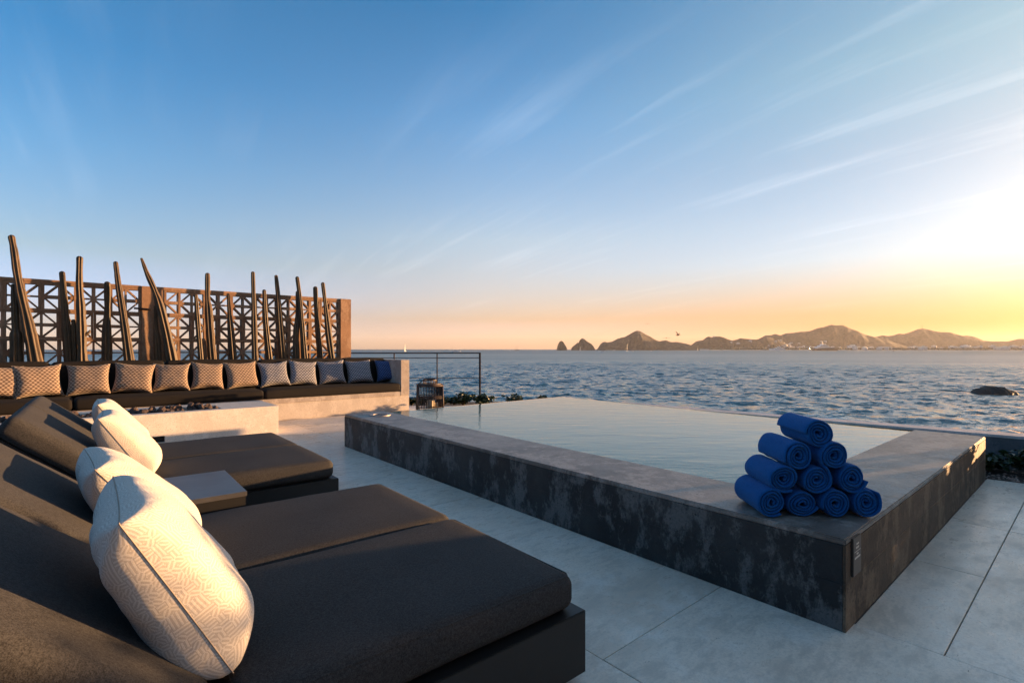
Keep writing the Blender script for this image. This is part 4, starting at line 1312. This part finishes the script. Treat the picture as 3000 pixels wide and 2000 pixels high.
ridge('hill', [(1748, 1032), (1754, 1018), (1758, 1009), (1766, 1002), (1773, 1000.5), (1778, 1002), (1785, 1001), (1793, 1000), (1800, 996), (1808, 991), (1820, 987), (1831, 985), (1845, 977), (1857, 970), (1866, 967.5), (1876, 969), (1890, 977), (1905, 985), (1920, 994), (1931, 999), (1940, 998), (1950, 996.5), (1965, 1002), (1985, 1001), (2005, 1005), (2020, 1009), (2035, 1017), (2055, 1032)], 2700, 260, 3, 0.16)
ridge('hill', [(1985, 1030), (2005, 1018), (2025, 1010), (2040, 999), (2050, 997), (2060, 995.5), (2068, 989), (2075, 985), (2085, 988), (2096, 985), (2108, 984), (2118, 987), (2128, 991), (2145, 997), (2158, 994), (2170, 989), (2182, 991), (2200, 993), (2222, 994), (2243, 985), (2262, 990), (2300, 1005), (2340, 1032)], 2750, 300, 4, 0.15)
ridge('hill', [(2150, 1030), (2190, 1005), (2225, 992), (2243, 982), (2258, 981), (2270, 977), (2285, 981), (2303, 975), (2322, 974.5), (2340, 972), (2370, 969), (2382, 966), (2395, 960), (2410, 958), (2420, 956), (2437, 950), (2450, 952.5), (2468, 951), (2485, 957), (2510, 968), (2535, 979), (2560, 986), (2590, 993), (2640, 1010), (2690, 1032)], 3400, 500, 5, 0.13)
ridge('hill', [(2470, 1032), (2520, 1000), (2560, 987), (2585, 981.5), (2600, 984), (2620, 981), (2636, 976), (2647, 979), (2670, 972), (2690, 963), (2705, 961), (2720, 964), (2755, 972.5), (2785, 974), (2805, 979), (2818, 984), (2832, 981.5), (2855, 986), (2880, 997), (2900, 999), (2955, 1000), (2985, 991.5), (3000, 992), (3040, 990), (3100, 996), (3200, 1006), (3350, 1032)], 3900, 600, 6, 0.12)
# low coastal strip with its beach
def strip(px0, px1, d0, d1, h0, h1, name, material, n=90):
    vs = []; fs = []
    for i in range(n + 1):
        px = px0 + (px1 - px0) * i / n
        for d, z in ((d0, SEA - 1), (d0 + 25, SEA + h0), (d1, SEA + h1), (d1 + 30, SEA - 2)):
            dd = d * (1 - 0.16 * (i / n) ** 1.5)
            vs.append(((px - 1500) / F * dd, dd, z * 1.0))
    for i in range(n):
        for j in range(3):
            a = i * 4 + j; fs.append((a, a + 4, a + 5, a + 1))
    tag(MB().add(vs, fs).build(name, material), kind='structure')
strip(2050, 3400, 2450, 2900, 3.0, 14.0, 'beach', M['beach'])

M['house_wall'] = m_plain('far_white_wall', (0.72, 0.66, 0.60), 0.9, vary=0.1, scale=0.2)
M['house_glass'] = m_plain('far_window', (0.05, 0.05, 0.055), 0.3)
M['canopy'] = m_leaf('far_foliage', (0.020, 0.026, 0.014), (0.055, 0.060, 0.030))
M['trunk'] = m_plain('palm_trunk', (0.09, 0.07, 0.05), 0.9, vary=0.3)
def house_meshes(kind, seed):
    g = random.Random(seed)
    mb = MB(); gl = MB()
    if kind == 'villa':
        w_, d_, h_ = g.uniform(9, 16), g.uniform(8, 11), g.uniform(4, 7)
        mb.box(-w_ / 2, w_ / 2, 0, d_, -5, h_); mb.box(-w_ / 4, w_ / 2 - 1, 3, d_ - 1, h_, h_ + 3)
        mb.box(-w_ / 2 - 0.4, w_ / 2 + 0.4, -0.5, d_ + 0.3, h_, h_ + 0.4)
        for k in range(4):
            x = -w_ / 2 + (k + 0.5) * w_ / 4
            gl.box(x - w_ / 11, x + w_ / 11, -0.12, 0.05, h_ * 0.3, h_ * 0.8)
    else:
        w_, h_ = g.uniform(22, 40), g.uniform(11, 22)
        d_ = 14
        mb.box(-w_ / 2, w_ / 2, 0, d_, -4, h_); mb.box(-w_ / 6, w_ / 6, 2, d_ - 2, h_, h_ + 3)
        fl = int(h_ / 3.6); nb = int(w_ / 4)
        for f in range(fl):
            for k in range(nb):
                x = -w_ / 2 + (k + 0.5) * w_ / nb
                gl.box(x - 1.2, x + 1.2, -0.15, 0.05, f * 3.6 + 0.8, f * 3.6 + 2.9)
            mb.box(-w_ / 2, w_ / 2, -1.0, -0.2, f * 3.6 + 3.3, f * 3.6 + 3.6)
    return mb.mesh('walls', M['house_wall']), gl.mesh('windows', M['house_glass'])
villas = [house_meshes('villa', k) for k in range(5)]; hotels = [house_meshes('hotel', k) for k in range(5)]
bpy.context.view_layer.update()
dg = bpy.context.evaluated_depsgraph_get()
def drop(x, y):
    hit, loc, nrm, _, ob, _ = scn.ray_cast(dg, Vector((x, y, 900)), Vector((0, 0, -1)))
    return loc.z if hit and ob.name.startswith(('hill', 'beach', 'sea_stack')) else None
def place_house(name, ms, x, y, z, lab, cat, grp, sc_=1.0):
    t_ = thing(name, lab, cat, (x, y, z), math.atan2(-x, y) + random.uniform(-0.3, 0.3), grp)
    t_.scale = (sc_, sc_, sc_)
    link('wall', ms[0], t_); tag(link('windows', ms[1], t_), kind='stuff')
g = random.Random(12)
cnt = 0
while cnt < 110:
    px = g.triangular(2060, 2620, 2330); d = g.uniform(2560, 3230)
    x = (px - 1500) / F * d; z = drop(x, d)
    if z is None or z > SEA + 95 * g.random() + 10: continue
    place_house('hillside_house', villas[g.randrange(5)], x, d, z - 0.5, 'small pale house among the many on the far hillside across the bay', 'house', 'pale houses on the far hillside', g.uniform(0.8, 1.25)); cnt += 1
cnt = 0
while cnt < 46:
    px = g.uniform(2470, 3040); d = g.uniform(2380, 2560) * (1 - 0.10 * (px - 2470) / 570)
    x = (px - 1500) / F * d; z = drop(x, d)
    if z is None: continue
    place_house('beach_hotel', hotels[g.randrange(5)], x, d, z - 0.5, 'pale hotel block in the low row behind the far beach', 'building', 'hotel blocks behind the far beach', g.uniform(0.6, 0.95)); cnt += 1
# tree belt of the far town: one mass of crowns
mb = MB()
ico = bmesh.new(); bmesh.ops.create_icosphere(ico, subdivisions=1, radius=1.0)
iv = [v.co.copy() for v in ico.verts]; ifc = [tuple(v.index for v in f.verts) for f in ico.faces]; ico.free()
k = 0; tries = 0
while k < 1500 and tries < 9000:
    tries += 1
    px = g.uniform(2080, 3080); d = g.uniform(2370, 2640) * (1 - 0.12 * max(0, (px - 2300)) / 700)
    x = (px - 1500) / F * d; z = drop(x, d)
    if z is None or z < SEA + 2: continue
    r_ = g.uniform(3.0, 6.5)
    mb.add([Vector((x, d, z + r_ * 0.8)) + Vector((v.x * r_, v.y * r_, v.z * r_ * 0.9)) * g.uniform(0.7, 1.25) for v in iv], ifc); k += 1
tag(mb.build('tree_belt', M['canopy']), 'dark belt of trees along the far shore in front of the hotels', 'trees', kind='stuff')
# mast on the right-hand hill
mp = Vector(((2701.5 - 1500) / F * 3900, 3900, 0)); mz = drop(mp.x, mp.y) or 150
ms_ = thing('radio_mast', 'thin radio mast on top of the right-hand hill', 'mast', (mp.x, mp.y, mz - 1))
for s_ in ((-1.6, -1.0), (1.6, -1.0), (0, 1.8)):
    MB().tube([(s_[0], s_[1], 0), (s_[0] * 0.25, s_[1] * 0.25, 30)], 0.45, 5).build('leg', M['rust'], ms_)
mb = MB()
for z_ in range(3, 30, 4):
    f = 1 - 0.75 * z_ / 30
    mb.tube([(-1.6 * f, -1.0 * f, z_), (1.6 * f, -1.0 * f, z_), (0, 1.8 * f, z_)], 0.25, 4, closed=True)
mb.build('braces', M['rust'], ms_)

# ------------------------------------------------------------------ boats
M['hull'] = m_plain('boat_white', (0.78, 0.76, 0.73), 0.4, vary=0.05)
M['hull_dark'] = m_plain('boat_navy', (0.035, 0.04, 0.055), 0.35)
M['sail'] = m_plain('sail_cloth', (0.75, 0.70, 0.62), 0.8, vary=0.05)
M['mast'] = m_plain('mast_metal', (0.45, 0.42, 0.38), 0.4)
def sea_at(px, py):
    d = (H - SEA) * F / (py - HY); return Vector(((px - 1500) / F * d, d, SEA)), d
def hull_mesh(L, B, D, sheer=0.3):
    n = 14; vs = []
    for i in range(n + 1):
        f = i / n; x = -L / 2 + L * f
        w_ = B / 2 * (1 - max(0, (f - 0.45) / 0.55) ** 2.2) * (0.82 + 0.18 * min(1, f / 0.2))
        top = D * (1 + sheer * f * f)
        for y, z in ((-w_, top), (-w_ * 0.85, D * 0.25), (-w_ * 0.3, -D * 0.35), (w_ * 0.3, -D * 0.35), (w_ * 0.85, D * 0.25), (w_, top)):
            vs.append((x + (0.06 * L * f if z > D * 0.5 else 0), y, z))
    fs = []
    for i in range(n):
        for j in range(5):
            a = i * 6 + j; fs.append((a, a + 6, a + 7, a + 1))
        a = i * 6; fs.append((a, a + 5, a + 11, a + 6))
    fs.append(tuple(range(5, -1, -1))); fs.append(tuple(range(n * 6, n * 6 + 6)))
    return MB().add(vs, fs)
def boat_frame(name, px, py, lab, rz, dmax=2300):
    p, d = sea_at(px, py)
    if d > dmax: p = Vector(((px - 1500) / F * dmax, dmax, SEA)); d = dmax
    return thing(name, lab, 'boat', p + Vector((0, 0, 0.0)), rz, 'boats out on the bay'), d
def sailboat(px, py, wpx, hpx, lab, rz, sail=False, dmax=2300):
    t_, d = boat_frame('sailboat', px, py, lab, rz, dmax)
    s_ = d / F; L = max(3, wpx * s_ * 1.2); hm = hpx * s_
    hull_mesh(L, L * 0.28, L * 0.10).build('hull', M['hull'], t_, smooth=False)
    MB().box(-L * 0.2, L * 0.18, -L * 0.08, L * 0.08, L * 0.09, L * 0.17).build('cabin', M['hull'], t_)
    MB().tube([(L * 0.06, 0, L * 0.08), (L * 0.06, 0, hm)], [0.035 * L, 0.02 * L], 6).build('mast', M['mast'], t_)
    MB().tube([(L * 0.06, 0, L * 0.24), (-L * 0.36, 0, L * 0.25)], 0.014 * L, 6).build('boom', M['mast'], t_)
    if sail:
        for y in (0.0,):
            MB().add([(L * 0.045, -0.01 * L, L * 0.27), (-L * 0.34, -0.03 * L, L * 0.28), (L * 0.045, -0.01 * L, hm * 0.95), (L * 0.045, 0.01 * L, L * 0.27), (-L * 0.34, -0.01 * L, L * 0.28), (L * 0.045, 0.01 * L, hm * 0.95)], [(0, 1, 2), (5, 4, 3), (0, 3, 4, 1), (1, 4, 5, 2), (2, 5, 3, 0)]).build('sail', M['sail'], t_)
    else:
        MB().tube([(L * 0.02, 0, L * 0.27), (-L * 0.33, 0, L * 0.275)], 0.028 * L, 6).build('furled_sail', M['sail'], t_)
def motor_yacht(px, py, wpx, lab, rz, dark=False, dmax=2300, decks=2):
    t_, d = boat_frame('motor_yacht', px, py, lab, rz, dmax)
    s_ = d / F; L = wpx * s_ * 1.15
    hull_mesh(L, L * 0.22, L * 0.085, 0.6).build('hull', M['hull_dark'] if dark else M['hull'], t_)
    a, b, z = -0.38, 0.22, 0.09
    for k in range(decks):
        MB().box(L * a, L * b, -L * 0.08, L * 0.08, L * z, L * (z + 0.055)).build('deckhouse', M['hull'], t_, bevel=L * 0.008)
        MB().box(L * (a + 0.04), L * (b - 0.02), -L * 0.0815, L * 0.0815, L * (z + 0.018), L * (z + 0.04)).build('windows', M['house_glass'], t_)
        a += 0.10; b -= 0.12; z += 0.056
    MB().tube([(L * -0.1, 0, L * z), (L * -0.12, 0, L * (z + 0.07))], L * 0.008, 5).build('mast', M['mast'], t_)
sailboat(1187, 1029, 8, 23, 'white sailboat with narrow raised sail above the sofa arm', R(62), True)
motor_yacht(1336, 1031, 23, 'white motor yacht above the railing', R(8))
motor_yacht(1237, 1025, 4, 'tiny white boat between the sailboat and the motor yacht', R(0))
motor_yacht(1764, 1030, 16, 'white motorboat in front of the left end of the peaked hill', R(170))
sailboat(1837, 1029, 8, 22, 'sailboat with tall mast below the peaked hill', R(20))
motor_yacht(1849, 1029.5, 14, 'white boat just right of the tall-masted sailboat', R(175))
motor_yacht(1908, 1028.5, 6, 'small boat right of the peaked hill, left of a similar one', R(5))
motor_yacht(1939, 1028.5, 6, 'small boat right of the peaked hill, right of a similar one', R(5))
sailboat(1700, 1025, 5, 13, 'pale sail in front of the larger sea stack', R(15), True)
sailboat(2044, 1026, 4, 9, 'tiny sail at the gap between the hills', R(15), True)
motor_yacht(1799, 1026, 7, 'faint white boat under the peaked hill', R(0))
motor_yacht(2418, 1027, 66, 'long dark-hulled superyacht off the far town', R(3), True, 2200, 3)
motor_yacht(2278, 1026, 40, 'white superyacht left of the dark-hulled one', R(176), False, 2200, 3)
motor_yacht(2618, 1028, 7, 'small dark boat off the far hotels', R(10), True)
sailboat(1494, 1025, 4, 12, 'tiny dark sail left of the tall ship', R(10))
ts, d = boat_frame('tall_ship', 1514, 1026.5, 'dark two-masted tall ship on the horizon', R(10))
s_ = d / F; L = 13 * s_
hull_mesh(L, L * 0.24, L * 0.12, 0.4).build('hull', M['hull_dark'], ts)
for x_, h_ in ((-0.22, 0.95), (0.12, 1.15)):
    MB().tube([(L * x_, 0, L * 0.1), (L * x_, 0, L * h_)], 0.02 * L, 6).build('mast', M['hull_dark'], ts)
    for z_ in (0.45, 0.65, 0.85):
        MB().tube([(L * x_, -L * 0.2, L * z_ * h_), (L * x_, L * 0.2, L * z_ * h_)], 0.012 * L, 5).build('yard', M['hull_dark'], ts)
MB().tube([(L * 0.5, 0, L * 0.18), (L * 0.75, 0, L * 0.28)], 0.014 * L, 5).build('bowsprit', M['hull_dark'], ts)
# lit lamp on the far quay
def m_lamp():
    t = mat('lamp_glow'); t.b.inputs['Emission Color'].default_value = (1, 0.7, 0.3, 1); t.b.inputs['Emission Strength'].default_value = 8.0; return t
lq = Vector(((2372 - 1500) / F * 2250, 2250, SEA))
lm = thing('quay_lamp', 'small bright lamp on a post left of the dark-hulled superyacht', 'lamp', lq)
MB().tube([(0, 0, -1), (0, 0, 7)], 0.3, 6).build('post', M['rust'], lm)
gl = lump(3, 1.7, (1, 1, 1), 1, 0.0); gl.materials.append(m_lamp().m); o = link('globe', gl, lm); o.location = (0, 0, 8.2)

# ------------------------------------------------------------------ rock in the bay and birds
M['wetrock'] = m_plain('wet_rock', (0.012, 0.009, 0.008), 0.7, vary=0.4, scale=0.9, bump=0.6)
p, d = sea_at(2910, 1153)
s_ = d / F
prof = [(-62, 0), (-50, 6), (-36, 15), (-20, 15), (-14, 18), (-2, 21), (8, 18), (16, 19), (30, 14), (42, 12), (52, 9), (58, 2), (66, 0)]
vs = []; fs = []; nx, nzr = 60, 12
for i in range(nx):
    x = -62 + 128 * i / (nx - 1)
    h_ = float(np.interp(x, [q[0] for q in prof], [q[1] for q in prof])) * s_
    for j in range(nzr):
        a = math.pi * j / (nzr - 1)
        rr = h_ + 0.5
        n_ = 0.25 * mnoise.noise(Vector((x * 0.2, j * 0.6, 2)))
        vs.append((x * s_, -math.cos(a) * rr * 1.5, math.sin(a) * h_ * 1.25 * (1 + n_ * (0 if 4 < j < 7 else 1)) - 0.15))
for i in range(nx - 1):
    for j in range(nzr - 1):
        a = i * nzr + j; fs.append((a, a + nzr, a + nzr + 1, a + 1))
o = MB().add(vs, fs).build('sea_rock', M['wetrock']); o.location = p
tag(o, 'low dark rock awash in the sea near the right edge', 'rock')
M['feather'] = m_plain('dark_feather', (0.035, 0.028, 0.025), 0.8, vary=0.2)
def bird(px, py, d, wing, rz, roll, lab):
    t_ = thing('bird', lab, 'bird', at_d(px, py, d), rz, 'birds gliding over the bay')
    b = MB().tube([(-0.42, 0, 0.0), (-0.28, 0, 0.02), (0.0, 0, 0.0), (0.22, 0, 0.03), (0.36, 0, 0.09), (0.46, 0, 0.10), (0.72, 0, 0.05)], [0.02, 0.06, 0.11, 0.09, 0.045, 0.05, 0.008], 10)
    b.build('body', M['feather'], t_, smooth=True)
    for s_ in (-1, 1):
        vs = []; n = 8
        for i in range(n + 1):
            f = i / n
            y = s_ * (0.06 + 0.95 * f); z = wing[0] * math.sin(f * 2.0) + wing[1] * f * f
            ch = 0.27 * (1 - 0.75 * f ** 2); xo = 0.10 - 0.22 * f ** 2
            vs += [(xo + ch / 2, y, z + 0.02), (xo - ch / 2, y, z + 0.02), (xo - ch / 2, y, z), (xo + ch / 2, y, z)]
        fs = []
        for i in range(n):
            for e in range(4):
                a = i * 4 + e; b_ = i * 4 + (e + 1) % 4
                fs.append((a, b_, b_ + 4, a + 4))
        fs += [(3, 2, 1, 0), tuple(n * 4 + e for e in range(4))]
        MB().add(vs, fs).build('wing', M['feather'], t_, smooth=True)
    t_.rotation_euler = (roll, 0, rz)
    return t_
bird(1985, 982, 110, (0.55, 0.1), R(10), R(14), 'largest dark bird with raised wings above the hill gap')
bird(1952, 990, 120, (0.04, -0.06), R(80), R(0), 'dark bird gliding with flat wings, left of the largest one')
bird(1897, 948, 170, (0.06, -0.04), R(85), R(0), 'highest and smallest bird above the peaked hill')

# ------------------------------------------------------------------ sea air
hz = bpy.data.materials.new('sea_haze'); hz.use_nodes = True
t = NT(hz.node_tree); out = t.n('ShaderNodeOutputMaterial'); pv_ = t.n('ShaderNodeVolumePrincipled')
pv_.inputs['Color'].default_value = (0.95, 0.93, 0.90, 1)
pv_.inputs['Density'].default_value = 3.8e-5
pv_.inputs['Anisotropy'].default_value = 0.3
t.l(pv_.outputs[0], out.inputs['Volume'])
o = MB().box(-9500, 9500, -9500, 9500, SEA - 3.5, 230).build('haze', hz)
tag(o, 'warm sea haze over the bay', 'haze', kind='stuff')
